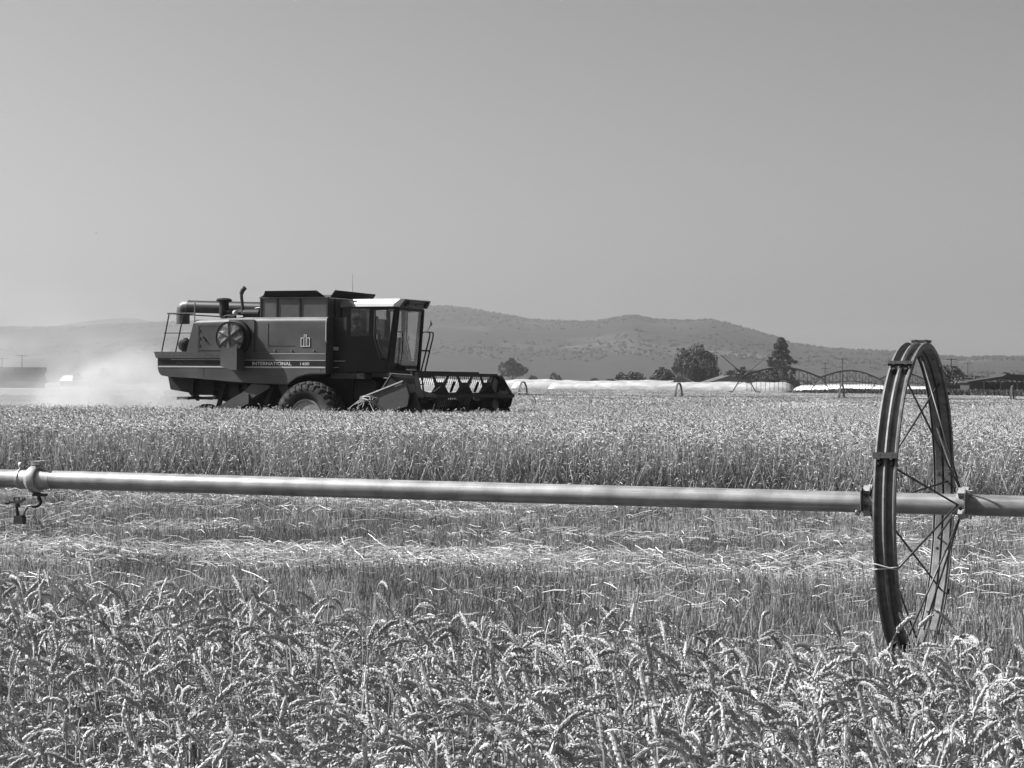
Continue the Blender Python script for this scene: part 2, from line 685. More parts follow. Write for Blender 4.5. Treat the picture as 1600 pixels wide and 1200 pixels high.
def wheat_stalk(b, x, y, h, az, nod, r_, detail, lean=0.05):
    """One stalk with its head; az = direction it bends, nod = angle the head ends at from vertical (deg)."""
    dx, dy = math.cos(az), math.sin(az)
    head = r_.uniform(0.048, 0.078)
    neck = r_.uniform(0.025, 0.085)
    pts = []
    base = Vector((x, y, 0))
    lean_a = r_.uniform(0, 2 * math.pi)
    lx, ly = math.cos(lean_a) * lean, math.sin(lean_a) * lean
    hs = h - neck * 0.6
    ns = 3 if detail else 2
    for i in range(ns + 1):
        t = i / ns
        pts.append(base + Vector((lx * t + dx * 0.03 * t * t, ly * t + dy * 0.03 * t * t, hs * t)))
    p = pts[-1].copy()
    a = R(10)
    nn = 4 if detail else 2
    da = (R(nod) * 0.55 - a) / nn
    for i in range(nn):
        a += da
        p = p + Vector((dx * math.sin(a), dy * math.sin(a), math.cos(a))) * (neck / nn)
        pts.append(p.copy())
    axis = [p.copy()]
    nh = 9 if detail else 3
    da = (R(nod) - a) / nh
    dirs = []
    for i in range(nh):
        a += da
        dv = Vector((dx * math.sin(a), dy * math.sin(a), math.cos(a)))
        dirs.append(dv)
        p = p + dv * (head / nh)
        axis.append(p.copy())
    tone = r_.uniform(0.85, 1.3) if detail else r_.uniform(0.6, 1.2)
    b.cur = tone * (0.72 if detail else 0.75)
    if detail:
        b.tube(pts, [0.0019] * (len(pts) - 1) + [0.0015], 3, cap=False)
    else:
        w = 0.0045
        sx, sy = -dy * w, dx * w
        for i in range(len(pts) - 1):
            q0, q1 = pts[i], pts[i + 1]
            sv = Vector((sx, sy, 0)) if i % 2 else Vector((w, 0, 0))
            b.add([q0 - sv, q0 + sv, q1 + sv, q1 - sv], [(0, 1, 2, 3)])
    b.cur = tone
    side0 = Vector((-dy, dx, 0))
    tw = r_.uniform(0, 3.14)
    if detail:
        nn2 = 15
        b.cur = tone * 0.85
        b.tube(axis, [0.0018] + [0.0030] * (nh - 2) + [0.0024, 0.0009], 5, cap=False)
        spin = r_.uniform(-0.12, 0.12)
        for i in range(nn2):
            f = i / nn2 * nh
            k0 = min(int(f), nh - 1)
            dv = dirs[k0]
            c = axis[k0] + dv * (head / nh * (f - k0))
            nrm = side0.cross(dv)
            an = tw + spin * i + (math.pi if i % 2 else 0) + r_.gauss(0, 0.25)
            sd = side0 * math.cos(an) + nrm * math.sin(an)
            taper = 1.0 - 0.45 * abs(i / (nn2 - 1) - 0.38)
            b.cur = tone * r_.uniform(0.7, 1.25)
            o = c + sd * 0.0020
            ax = (dv + sd * r_.uniform(0.28, 0.52)).normalized()
            Ls = 0.0140 * taper * r_.uniform(0.85, 1.2)
            t1 = ax.cross(sd).normalized()
            t2 = t1.cross(ax)
            w1, w2 = 0.0050 * taper, 0.0032 * taper
            m_ = o + ax * Ls * 0.45
            b.add([o, m_ + t1 * w1, m_ + t2 * w2, m_ - t1 * w1, m_ - t2 * w2, o + ax * Ls + t1 * 0.0016, o + ax * Ls - t1 * 0.0016],
                  [(0, 2, 1), (0, 3, 2), (0, 4, 3), (0, 1, 4), (5, 1, 2), (6, 5, 2), (6, 2, 3), (6, 3, 4), (5, 6, 4), (5, 4, 1)])
            if r_.random() < 0.35:
                tip = o + ax * Ls
                e = tip + (ax * 0.7 + dv * 0.5) * r_.uniform(0.006, 0.018)
                b.add([tip - t1 * 0.0005, tip + t1 * 0.0005, e], [(0, 1, 2)])
    else:
        b.tube(axis, [0.0045, 0.0066, 0.006, 0.003], 4, cap=False)
    # dry leaves
    nl = r_.choice((1, 2, 3, 3)) if detail else (1 if r_.random() < 0.7 else 0)
    for _ in range(nl):
        b.cur = tone * r_.uniform(0.5, 1.0)
        z0 = h * r_.uniform(0.3, 0.82)
        t = z0 / hs
        q = base + Vector((lx * t + dx * 0.03 * t * t, ly * t + dy * 0.03 * t * t, z0))
        la = r_.uniform(0, 2 * math.pi)
        ll = r_.uniform(0.07, 0.19)
        e = R(r_.uniform(15, 50))
        k = 5 if detail else 2
        curl = R(r_.uniform(90, 200)) / k
        wv = Vector((-math.sin(la), math.cos(la), 0))
        prev = None
        tw2 = r_.uniform(-0.5, 0.5)
        for i in range(k + 1):
            w = 0.0042 * (1 - (i / k) ** 2 * 0.85) * (1.0 if detail else 1.3)
            sv = (wv * math.cos(tw2 * i) + Vector((0, 0, 1)) * math.sin(tw2 * i)) * w
            cur = (q - sv, q + sv)
            if prev:
                b.add([prev[0], prev[1], cur[1], cur[0]], [(0, 1, 2, 3)])
            prev = cur
            e += curl
            q = q + Vector((math.cos(la) * math.sin(e), math.sin(la) * math.sin(e), math.cos(e))) * (ll / k)


def rand_nod(r_):
    return r_.choice((r_.gauss(95, 22), r_.gauss(105, 25), r_.gauss(130, 20), r_.gauss(140, 20), r_.gauss(50, 22)))


# standing stalks of the foreground strip
proto = []
for k in range(40):
    r_ = random.Random(100 + k)
    b = MB()
    wheat_stalk(b, 0, 0, r_.uniform(0.70, 0.90), 0, rand_nod(r_), r_, True)
    proto.append(b.mesh('wheat_stalk', wheat))


def back_edge(x):           # far side of the uncut strip by the camera
    return np.interp(x, [-2.4, -1.6, 0, 1.0, 1.6, 2.2], [8.1, 7.8, 7.2, 6.8, 6.25, 6.5]) + 0.16 * np.sin(x * 2.3 + 1) + 0.10 * np.sin(x * 6.1)


N = 32000
px = rng.uniform(-2.9, 2.9, N)
py = rng.uniform(2.6, 8.6, N)
lim = back_edge(px) + rng.normal(0, 0.14, N)
thin = np.clip((lim - py) / 0.7, 0, 1)
ok = (np.abs(px) < 0.27 * py + 0.35) & (rng.uniform(0, 1, N) < 0.25 + 0.75 * thin) & (lim > py)
px, py = px[ok], py[ok]
n_ = len(px)
az = rng.choice([0.0, 1.0], n_, p=[0.55, 0.45])
turn = np.where(az > 0, rng.uniform(0, 2 * math.pi, n_), rng.normal(math.pi, 0.8, n_))
hvar = 1.0 + 0.06 * np.sin(px * 2.1 + 0.7) * np.sin(py * 1.7) + rng.normal(0, 0.05, n_)
tilt = rng.normal(0, 0.09, (n_, 2))
fw_ = scatter('foreground_wheat', np.c_[px, py, np.zeros(n_)], np.c_[tilt[:, 0], tilt[:, 1], turn], np.c_[np.ones(n_), np.ones(n_), hvar], rng.integers(0, len(proto), n_), proto)
tag(fw_, 'ripe nodding wheat left standing along the near edge of the field', 'wheat', None, 'stuff')

# patches for the standing crop beyond
def wheat_patch(seed, size, count, fat=1.0):
    r_ = random.Random(seed)
    b = MB()
    for _ in range(count):
        x, y = r_.uniform(-size / 2, size / 2), r_.uniform(-size / 2, size / 2)
        az_ = r_.gauss(math.pi, 0.9) if r_.random() < 0.5 else r_.uniform(0, 6.283)
        hh = r_.uniform(0.82, 0.97) if r_.random() < 0.62 else r_.uniform(0.5, 0.85)
        wheat_stalk(b, x, y, hh + (0.10 if r_.random() < 0.02 else 0), az_, rand_nod(r_), r_, False, 0.1)
    if fat != 1.0:
        pass
    return b.mesh('wheat_patch', wheat)


CO = Vector((-4.569, 58.90, 0))          # combine: ground point under the front axle
CTH = R(24)
CF = np.array([math.cos(CTH), -math.sin(CTH)])
CLf = np.array([math.sin(CTH), math.cos(CTH)])


def combine_uv(x, y):
    dx, dy = x - CO.x, y - CO.y
    return dx * CF[0] + dy * CF[1], dx * CLf[0] + dy * CLf[1]


def standing(x, y):
    u, v = combine_uv(x, y)
    front = 32.3 - 0.24 * x + 0.25 * np.sin(x * 0.9)
    far = np.interp(x / y, [-0.3, 0.017, 0.1, 0.228, 0.4], [470, 470, 327, 228, 150])
    beyond = (v > 3.35) & (x > -0.02 * y)
    return (y > front) & (y < far) & ((v < -2.95) | (u > 3.95) | beyond)


def jitter_grid(x0, x1, y0, y1, step, keep):
    gx, gy = np.meshgrid(np.arange(x0, x1, step), np.arange(y0, y1, step))
    gx, gy = gx.ravel(), gy.ravel()
    gx = gx + rng.uniform(-0.3, 0.3, gx.size) * step
    gy = gy + rng.uniform(-0.3, 0.3, gy.size) * step
    k = keep(gx, gy)
    return gx[k], gy[k]


near_p = [wheat_patch(300 + i, 0.62, 115) for i in range(8)]
gx, gy = jitter_grid(-24, 24, 28, 76, 0.5, lambda x, y: standing(x, y) & (np.abs(x) < 0.25 * y + 2.0))
n_ = len(gx)
sw = scatter('standing_wheat', np.c_[gx, gy, np.zeros(n_)], np.c_[np.zeros(n_), np.zeros(n_), rng.choice([0, 0.12, -0.12, 0.3, -0.3, 3.0], n_)],
             np.c_[np.ones(n_), np.ones(n_), 1 + 0.03 * np.sin(gx * 0.5) * np.sin(gy * 0.37) + rng.normal(0, 0.018, n_)], rng.integers(0, 8, n_), near_p)
tag(sw, 'uncut ripe wheat standing between the pipe and the combine', 'wheat', None, 'stuff')

edge_p = []
for i in range(6):
    r_ = random.Random(400 + i)
    b = MB()
    for _ in range(120):
        x, y = r_.uniform(-0.4, 0.4), r_.gauss(0, 0.2)
        wheat_stalk(b, x, y, r_.uniform(0.25, 0.9), r_.gauss(-math.pi / 2, 1.2), r_.gauss(100, 35), r_, False, 0.26)
    edge_p.append(b.mesh('wheat_edge', wheat))
ex = np.arange(-13, 13, 0.26)
ex = ex + rng.uniform(-0.2, 0.2, len(ex))
ey = 32.25 - 0.24 * ex + 0.25 * np.sin(ex * 0.9) + rng.normal(-0.05, 0.25, len(ex))
n_ = len(ex)
eo = scatter('wheat_edge', np.c_[ex, ey, np.zeros(n_)], np.c_[np.zeros(n_), np.zeros(n_), R(-13) + rng.normal(0, 0.15, n_)], rng.uniform(0.9, 1.1, n_), rng.integers(0, 6, n_), edge_p)
tag(eo, 'bent wheat along the cut front edge of the standing crop', 'wheat', None, 'stuff')

far_p = []
for i in range(6):
    r_ = random.Random(500 + i)
    b = MB()
    for _ in range(330):
        x, y = r_.uniform(-1.1, 1.1), r_.uniform(-1.1, 1.1)
        h = r_.uniform(0.8, 0.97) + (0.08 if r_.random() < 0.03 else 0)
        b.cur = r_.uniform(0.55, 1.15)
        a = r_.gauss(math.pi, 1.1)
        dx, dy = math.cos(a), math.sin(a)
        c = Vector((x, y, h - 0.03))
        e = c + Vector((dx * 0.09, dy * 0.09, r_.uniform(-0.06, 0.07)))
        b.tube([c + Vector((-dx * 0.05, -dy * 0.05, -0.12)), c, e], [0.004, 0.014, 0.006], 3, cap=False)
        b.add([(x - 0.008, y, 0), (x + 0.008, y, 0), c + Vector((0.008, 0, 0)), c - Vector((0.008, 0, 0))], [(0, 1, 2, 3)])
    far_p.append(b.mesh('far_wheat_patch', wheat))
gx, gy = jitter_grid(-130, 130, 75, 482, 1.9, lambda x, y: standing(x, y) & (np.abs(x) < 0.25 * y + 4))
n_ = len(gx)
fwh = scatter('far_wheat', np.c_[gx, gy, np.zeros(n_)], np.c_[np.zeros(n_), np.zeros(n_), rng.uniform(0, 6.28, n_)],
              np.c_[np.ones(n_), np.ones(n_), 1 + rng.normal(0, 0.03, n_)], rng.integers(0, 6, n_), far_p)
tag(fwh, 'uncut ripe wheat reaching back to the white bags', 'wheat', None, 'stuff')

# stubble
def stubble_patch(seed, size, rows, per, hh=(0.09, 0.21), w=0.0026):
    r_ = random.Random(seed)
    b = MB()
    for i in range(rows):
        x0 = -size / 2 + size * (i + 0.5) / rows
        for _ in range(per):
            x, y = x0 + r_.gauss(0, 0.028), r_.uniform(-size / 2, size / 2)
            h = r_.uniform(*hh)
            b.cur = r_.uniform(0.3, 1.55)
            lx, ly = r_.gauss(0, 0.035), r_.gauss(0, 0.035)
            s_ = r_.uniform(0, 3.14)
            for sx, sy in ((math.cos(s_) * w, math.sin(s_) * w), (-math.sin(s_) * w, math.cos(s_) * w)):
                b.add([(x - sx, y - sy, 0), (x + sx, y + sy, 0), (x + lx + sx, y + ly + sy, h), (x + lx - sx, y + ly - sy, h)], [(0, 1, 2, 3)])
    return b.mesh('stubble_patch', stubble_mat)


sp_ = [stubble_patch(700 + i, 0.8, 5, 70) for i in range(6)]
gx, gy = jitter_grid(-13, 13, 6.5, 37, 0.72, lambda x, y: (y > back_edge(x) + 0.2) & (~standing(x, y)) & (y < 37) & (np.abs(x) < 0.25 * y + 1.5))
n_ = len(gx)
st = scatter('stubble', np.c_[gx, gy, np.zeros(n_)], np.c_[np.zeros(n_), np.zeros(n_), R(-19) + rng.normal(0, 0.05, n_)],
             np.c_[np.ones(n_), np.ones(n_), rng.uniform(0.85, 1.15, n_)], rng.integers(0, 6, n_), sp_)
tag(st, 'cut wheat stubble under the irrigation pipe', 'stubble', None, 'stuff')

sp2 = [stubble_patch(760 + i, 2.4, 10, 46, (0.14, 0.28), 0.008) for i in range(4)]
gx, gy = jitter_grid(-60, 40, 50, 230, 2.2, lambda x, y: (~standing(x, y)) & (combine_uv(x, y)[1] > -2.9) & (combine_uv(x, y)[0] < 3.9) & (np.abs(x) < 0.27 * y + 4) & (np.hypot(x - CO.x, y - CO.y) > 1))
n_ = len(gx)
st2 = scatter('far_stubble', np.c_[gx, gy, np.zeros(n_)], np.c_[np.zeros(n_), np.zeros(n_), -CTH + rng.normal(0, 0.05, n_)],
              np.ones(n_), rng.integers(0, 4, n_), sp2)
tag(st2, 'pale stubble behind the combine', 'stubble', None, 'stuff')

# loose straw left in windrows and scattered over the stubble
def straw_at(b, x, y, z, r_, length=None, lean_=0.0):
    L_ = length or r_.choice((r_.uniform(0.05, 0.16), r_.uniform(0.06, 0.2), r_.uniform(0.10, 0.32)))
    a = r_.gauss(lean_, 0.5) if r_.random() < 0.75 else r_.uniform(0, 6.28)
    el = r_.gauss(0.0, 0.22)
    d = Vector((math.cos(a) * math.cos(el), math.sin(a) * math.cos(el), math.sin(el)))
    w = r_.uniform(0.0016, 0.0034)
    c = Vector((x, y, z))
    e0, e1 = c - d * L_ / 2, c + d * L_ / 2
    md_ = c + Vector((0, 0, r_.uniform(-0.02, 0.03))) + Vector((0, r_.gauss(0, 0.015), 0))
    for sv in (Vector((0, 0, 1)), Vector((-d.y, d.x, 0)) if abs(d.z) < 0.9 else Vector((1, 0, 0))):
        s_ = sv.normalized() * w
        b.add([e0 - s_, e0 + s_, md_ + s_, e1 + s_, e1 - s_, md_ - s_], [(0, 1, 2, 5), (5, 2, 3, 4)])


b = MB()
r_ = random.Random(5)
# heaps: (distance, slope, spread of heaps, number of heaps, straws per heap, height)
for band, (c0, slope, wid, heaps, per, hz) in enumerate(((19.6, -0.16, 0.7, 120, 46, 0.13), (18.3, -0.16, 0.25, 45, 34, 0.12), (28.4, -0.16, 0.9, 200, 34, 0.12), (25.6, -0.16, 0.4, 60, 26, 0.13), (22.6, -0.16, 0.5, 60, 22, 0.13), (16.2, -0.16, 0.6, 26, 14, 0.13), (13.2, -0.2, 1.2, 16, 9, 0.13))):
    for _ in range(heaps):
        y0 = c0 + r_.gauss(0, wid * 0.5)
        x0 = r_.uniform(-0.27, 0.27) * y0
        if band == 0 and x0 > 0.5:
            y0 = c0 + (y0 - c0) * 0.35
            if r_.random() < 0.35:
                continue
        lean_ = r_.gauss(0, 0.35)
        big = r_.choice((0.5, 0.8, 1.0, 1.6))
        for k in range(int(per * big)):
            x = x0 + r_.gauss(0, 0.38 * big)
            y = y0 + slope * x + 0.25 * math.sin(x * 0.7 + band) + r_.gauss(0, 0.13)
            b.cur = r_.uniform(0.55, 1.3)
            straw_at(b, x, y, abs(r_.gauss(hz, 0.045)) + 0.02, r_, None, lean_)
for _ in range(900):
    y = r_.uniform(11, 30)
    b.cur = r_.uniform(0.6, 1.2)
    straw_at(b, r_.uniform(-0.27, 0.27) * y, y, abs(r_.gauss(0.12, 0.05)) + 0.02, r_)
ls = b.build('loose_straw', straw_bright, fix=False)
tag(ls, 'bright loose straw lying in rows on the stubble', 'straw', None, 'stuff')
# ------------------------------------------------------------------ combine harvester
paint = mat('combine_paint', 0.036, 0.42, var=0.12, scale=2.5, spec=0.22, dirt=(0.095, 0.7), dusty_highlight=(0.2, 0.75))  # tops mixed paler: painted shoulder highlight along with dust
dark_paint = mat('dark_panel', 0.016, 0.45, var=0.2, scale=3, spec=0.2, dirt=(0.04, 0.25))
black = mat('black_steel', 0.010, 0.6, var=0.3, scale=4, spec=0.2, dirt=(0.03, 0.3))
under = mat('greasy_underbody', 0.014, 0.8, var=0.4, scale=5, spec=0.15, dirt=(0.05, 0.35))
white_paint = mat('white_paint', 0.60, 0.4, var=0.05, scale=3)
stripe_white = mat('stripe_white', 0.30, 0.5, var=0.12, scale=6)
stripe_black = mat('stripe_black', 0.008, 0.5, spec=0.2, var=0.2, scale=6)
bright_metal = mat('bright_metal', 0.55, 0.35, metal=0.8, var=0.15, scale=8)
dull_metal = mat('dull_metal', 0.13, 0.5, metal=0.5, var=0.25, scale=6)
rubber = mat('tyre_rubber', 0.02, 0.85, var=0.3, scale=6, spec=0.2, dirt=(0.08, 0.6))
bin_sheet = mat('bin_sheet', 0.04, 0.35, var=0.4, scale=3, dirt=(0.09, 0.5))
cab_glass = glass_mat('cab_glass', 0.90)
dark_glass = glass_mat('dark_cab_glass', 0.86)
cloth_dark = mat('seat_vinyl', 0.03, 0.7)
skin = mat('skin', 0.34, 0.6, var=0.05)
shirt = mat('work_shirt', 0.12, 0.9, var=0.1)

CM = empty('combine_harvester', CO, -CTH)
tag(CM, 'dark combine harvester with glazed cab and wide cutting header, working the wheat', 'combine harvester')


def cpart(b, name, m, parent=None, **k):
    return b.build(name, m, parent or CM, **k)


# lower body with tail, swept under edge and wheel arch
prof = [(-4.63, 2.30), (-4.62, 2.02), (-4.58, 1.90), (-4.50, 1.83), (-4.30, 1.80), (-3.5, 1.765), (-2.6, 1.70), (-1.7, 1.645), (-0.66, 1.62),
        (-0.55, 1.70), (-0.38, 1.80), (-0.15, 1.865), (0.05, 1.885), (0.45, 1.89), (0.45, 2.45), (-4.63, 2.45)]
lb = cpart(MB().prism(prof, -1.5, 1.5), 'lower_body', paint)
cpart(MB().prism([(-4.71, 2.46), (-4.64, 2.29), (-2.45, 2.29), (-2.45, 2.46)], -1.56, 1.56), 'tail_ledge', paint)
# stripes (near and far side): white lines with a black band between
for sy in (-1, 1):
    s_ = MB()
    s_.box(-4.62, -2.45, sy * 1.501, sy * 1.506, 2.085, 2.245)
    s_.box(-1.93, 0.45, sy * 1.512, sy * 1.517, 2.085, 2.235)
    cpart(s_, 'black_stripe', stripe_black)
    for (u0, u1, z0, z1) in ((-4.60, -2.44, 2.05, 2.085), (-4.2, -2.44, 2.247, 2.265), (-1.95, 0.44, 2.045, 2.083), (-1.95, 0.44, 2.237, 2.253), (-1.2, 0.44, 2.405, 2.42)):
        cpart(MB().box(u0, u1, sy * 1.501, sy * (1.509 if u0 < -2 else 1.519), z0, z1), 'white_stripe', stripe_white)
# side panel forward of the duct, slightly proud
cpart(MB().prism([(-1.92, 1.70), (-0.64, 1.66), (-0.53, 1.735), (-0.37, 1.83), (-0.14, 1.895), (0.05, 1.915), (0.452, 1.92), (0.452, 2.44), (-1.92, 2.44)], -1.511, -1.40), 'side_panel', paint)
# hood: rounded shoulders, raked rear
sec = []
for a in range(0, 91, 15):
    sec.append((1.5 - 0.14 + 0.14 * math.cos(R(a)), 3.36 - 0.14 + 0.14 * math.sin(R(a))))
ring = [(-1.5, 2.452)] + [(-y, z) for y, z in sec] + [(y, z) for y, z in reversed(sec)] + [(1.5, 2.452)]
hb = MB()
n = len(ring)
stations = []
for k in (0, 1, 2):
    for (y, z) in ring:
        u = (-3.74 + (z - 2.45) * 0.26, -1.66, 0.45)[k]
        stations.append((u, y, z - (0.05 if k == 0 and z > 3.2 else 0)))
fs = [tuple(range(n)), tuple(range(3 * n - 1, 2 * n - 1, -1))]
for k in (0, 1):
    fs += [(k * n + i, (k + 1) * n + i, (k + 1) * n + (i + 1) % n, k * n + (i + 1) % n) for i in range(n)]
hb.add(stations, fs)
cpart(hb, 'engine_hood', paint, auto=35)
# hood shutlines and doors
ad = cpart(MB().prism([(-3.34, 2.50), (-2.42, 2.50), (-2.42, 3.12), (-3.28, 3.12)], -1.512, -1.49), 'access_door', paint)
hd = cpart(MB().bar((-3.21, -1.53, 2.86), (-3.12, -1.53, 2.74), 0.035, 0.03), 'door_handle', black, ad)
for (u0, u1, z0, z1) in ((-3.37, -3.345, 2.46, 3.13), (-3.34, -2.4, 3.125, 3.14), (-1.66, -1.645, 2.46, 3.2), (-1.26, -1.25, 2.62, 3.2), (-1.26, -0.45, 2.615, 2.622)):
    cpart(MB().box(u0, u1, -1.507, -1.49, z0, z1), 'panel_seam', black)

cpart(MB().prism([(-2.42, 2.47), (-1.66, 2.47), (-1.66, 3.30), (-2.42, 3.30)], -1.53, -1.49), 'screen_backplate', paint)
for z in (2.62, 2.82, 3.02):
    cpart(MB().box(-3.36, -3.30, -1.525, -1.511, z - 0.03, z + 0.03), 'hinge', black)
for u in (-1.05, -0.55, 0.1):
    cpart(MB().lathe([(-1.535, 0.0), (-1.535, 0.022), (-1.50, 0.024)], 10, 'y', (u, 0, 2.50)), 'panel_latch', dull_metal)
for k in range(11):
    cpart(MB().lathe([(-1.570, 0.0), (-1.570, 0.012), (-1.56, 0.014)], 6, 'y', (-4.5 + 0.19 * k, 0, 2.38)), 'bolt', dull_metal)
for u in (-0.82, 0.30):
    cpart(MB().box(u - 0.004, u + 0.004, -1.5145, -1.5115, 1.95, 2.04), 'panel_seam', black)
cpart(MB().box(-3.2, -3.192, -1.504, -1.499, 1.80, 2.05), 'panel_seam', black)
# rotary dust screen
SC = (-2.20, 0, 2.83)
rs = empty('rotary_screen', (SC[0], -1.5, SC[2]), 0, CM)
cpart(MB().lathe([(-0.031, 0.47), (-0.14, 0.46), (-0.16, 0.41), (-0.33, 0.40), (-0.36, 0.385)], 32, 'y'), 'drum', black, rs, auto=40)
face = MB()
for k in range(6):
    a0, a1 = R(k * 60 + 36), R((k + 1) * 60 + 36)
    c = Vector((0, -0.40, 0))
    am = (a0 + a1) / 2
    e = [Vector((0.39 * math.cos(a), -0.361, 0.39 * math.sin(a))) for a in (a0, am, a1)]
    mid = [Vector((0.22 * math.cos(a), -0.395 + d, 0.22 * math.sin(a))) for a, d in ((a0, 0.0), (am, 0.022), (a1, 0.0))]
    face.add([c] + mid + e, [(0, 1, 2), (0, 2, 3), (1, 4, 5, 2), (2, 5, 6, 3)])
cpart(face, 'screen_face', mat('screen_mesh', 0.08, 0.42, metal=0.5, var=0.5, scale=9), rs, fix=False)
for k in range(6):
    a = R(k * 60 + 36)
    cpart(MB().bar((0, -0.41, 0), (0.385 * math.cos(a), -0.372, 0.385 * math.sin(a)), 0.03, 0.025, up=(0, 1, 0)), 'rib', black, rs)
cpart(MB().lathe([(-0.365, 0.40), (-0.375, 0.41), (-0.355, 0.415), (-0.34, 0.40)], 32, 'y'), 'rim_band', black, rs)
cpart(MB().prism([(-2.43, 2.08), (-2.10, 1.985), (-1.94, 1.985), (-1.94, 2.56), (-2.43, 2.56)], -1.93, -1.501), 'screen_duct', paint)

# grain bin extension and its flaps
bn = MB()
bn.box(-1.67, 0.34, -1.20, -1.17, 3.362, 3.86)
bn.box(-1.67, 0.34, 1.17, 1.20, 3.362, 3.86)
bn.box(-1.67, -1.64, -1.17, 1.17, 3.362, 3.86)
bn.box(0.31, 0.34, -1.17, 1.17, 3.362, 3.86)
cpart(bn, 'grain_bin', bin_sheet)
for u in (-1.65, -1.17, -0.49, 0.32):
    for y in (-1.215, 1.215):
        cpart(MB().box(u - 0.022, u + 0.022, y - 0.014, y + 0.014, 3.365, 3.88), 'bin_post', dark_paint)
for y0, y1 in ((-1.24, -1.16), (1.16, 1.24)):
    cpart(MB().box(-1.69, 0.36, y0, y1, 3.86, 3.89), 'bin_rim', paint)
for sy in (-1, 1):
    cpart(MB().slab([(-1.60, sy * 1.18, 3.89), (0.24, sy * 1.18, 3.89), (0.06, sy * 1.30, 4.04), (-1.47, sy * 1.30, 4.04)], (0, sy * 0.02, 0.01)), 'bin_flap', black)
cpart(MB().slab([(0.36, -1.16, 3.87), (0.36, 1.16, 3.87), (0.50, 1.10, 4.03), (0.50, -1.16, 4.05)], (0.02, 0, 0.01)), 'bin_flap', black)
cpart(MB().slab([(-1.68, -1.16, 3.89), (-1.68, 1.16, 3.89), (-1.5, 1.0, 4.05), (-1.5, -1.0, 4.05)], (-0.02, 0, 0.01)), 'bin_flap', black)
cpart(MB().tube([(0.3, 0.2, 3.85), (0.29, 0.2, 4.55)], [0.006, 0.003], 5), 'aerial', black)
# bin front ribs and the recessed base between hood and cab
for y in (-0.85, -0.5, 0.0, 0.5):
    cpart(MB().box(0.341, 0.365, y - 0.02, y + 0.02, 3.37, 3.85), 'bin_rib', dark_paint)
cpart(MB().box(0.451, 0.84, -1.10, 1.10, 1.93, 3.36), 'cab_rear_panel', dark_paint)  # dark colour stands in for the shade of this recess
for z0, z1 in ((2.225, 2.245), (2.06, 2.08)):
    cpart(MB().box(0.46, 0.80 if z0 > 2.1 else 0.62, -1.106, -1.101, z0, z1), 'white_stripe', stripe_white)
cpart(MB().box(0.46, 0.60, -1.125, -1.101, 2.51, 2.60), 'side_reflector', mat('reflector', 0.3, 0.3))
cpart(MB().tube([(0.475, -1.52, 3.26), (0.475, -1.56, 3.24), (0.475, -1.56, 2.74), (0.475, -1.52, 2.71)], 0.013, 6), 'grab_handle', bright_metal)
cpart(MB().box(0.46, 1.45, -1.25, -0.9, 1.78, 1.925), 'battery_box', dark_paint)

# ---- cab
cab = empty('cab', (0, 0, 0), 0, CM)


def wall(u, z, side=-1, off=0.0):
    """Point on the tapering cab side."""
    y = 1.15 - 0.358 * (u - 0.85)
    nx, ny = 0.358 / 1.062, 1 / 1.062
    return (u + nx * off, side * (y + ny * off), z)


for side in (-1, 1):
    pc = MB()
    th = Vector((-0.337 * 0.05, -side * 0.942 * 0.05, 0))
    for poly in ([(0.85, 1.95), (1.66, 1.95), (1.66, 2.31), (1.50, 2.88), (0.85, 2.88)],      # below the rear window
                 [(0.85, 2.88), (0.95, 2.88), (0.95, 3.63), (0.85, 3.63)],                      # rear post
                 [(0.95, 3.58), (1.52, 3.58), (1.52, 3.63), (0.95, 3.63)],                      # rail over the window
                 [(1.40, 2.88), (1.50, 2.88), (1.52, 3.58), (1.40, 3.58)],                      # post before the door
                 [(1.52, 3.57), (2.10, 3.57), (2.11, 3.63), (1.52, 3.63)],                      # rail over the door
                 [(1.66, 1.95), (1.82, 1.95), (1.84, 2.27), (1.66, 2.29)],                      # sill
                 [(1.82, 1.93), (1.95, 1.93), (2.10, 3.57), (2.02, 3.57), (1.86, 2.28)]):     # front post
        pc.slab([wall(u, z, side) for u, z in poly], th)
    cpart(pc, 'cab_side', dark_paint if side < 0 else dark_paint, cab)
    pn = MB().slab([wall(u, z, side, -0.02) for u, z in ((0.95, 2.88), (1.40, 2.88), (1.40, 3.58), (0.95, 3.58))], th * 0.1)
    w_ = cpart(pn, 'side_window', dark_glass, cab)
    # door with black gasket frame
    dp = [(1.545, 3.56), (2.015, 3.56), (1.855, 2.29), (1.69, 2.31), (1.53, 2.88)]
    dr = cpart(MB().tube([wall(u, z, side, 0.012) for u, z in dp], 0.026, 6, closed=True), 'door', black, cab)
    cpart(MB().slab([wall(u, z, side, -0.01) for u, z in dp], th * 0.1), 'door_glass', cab_glass, dr)
    cpart(MB().bar(wall(1.60, 2.93, side, 0.03), wall(1.60, 2.80, side, 0.03), 0.02, 0.03), 'handle', dull_metal, dr)
# windshield: leans out at the top
wt, wb = wall(2.10, 3.58), wall(1.95, 1.95)
ws = MB().slab([(wb[0] + 0.01, wb[1] + 0.03, 1.97), (wb[0] + 0.01, -wb[1] - 0.03, 1.97), (wt[0] + 0.01, -wt[1] - 0.03, 3.57), (wt[0] + 0.01, wt[1] + 0.03, 3.57)], (0.006, 0, 0))
cpart(ws, 'windshield', cab_glass, cab)
wf = MB()
for s in (-1, 1):
    wf.bar((wb[0] + 0.02, s * abs(wb[1]), 1.93), (wt[0] + 0.02, s * abs(wt[1]), 3.6), 0.06, 0.06)
wf.bar((wt[0] + 0.02, wt[1], 3.585), (wt[0] + 0.02, -wt[1], 3.585), 0.07, 0.07)
wf.bar((wb[0] + 0.02, wb[1], 1.96), (wb[0] + 0.02, -wb[1], 1.96), 0.06, 0.1)
cpart(wf, 'windshield_frame', black, cab)
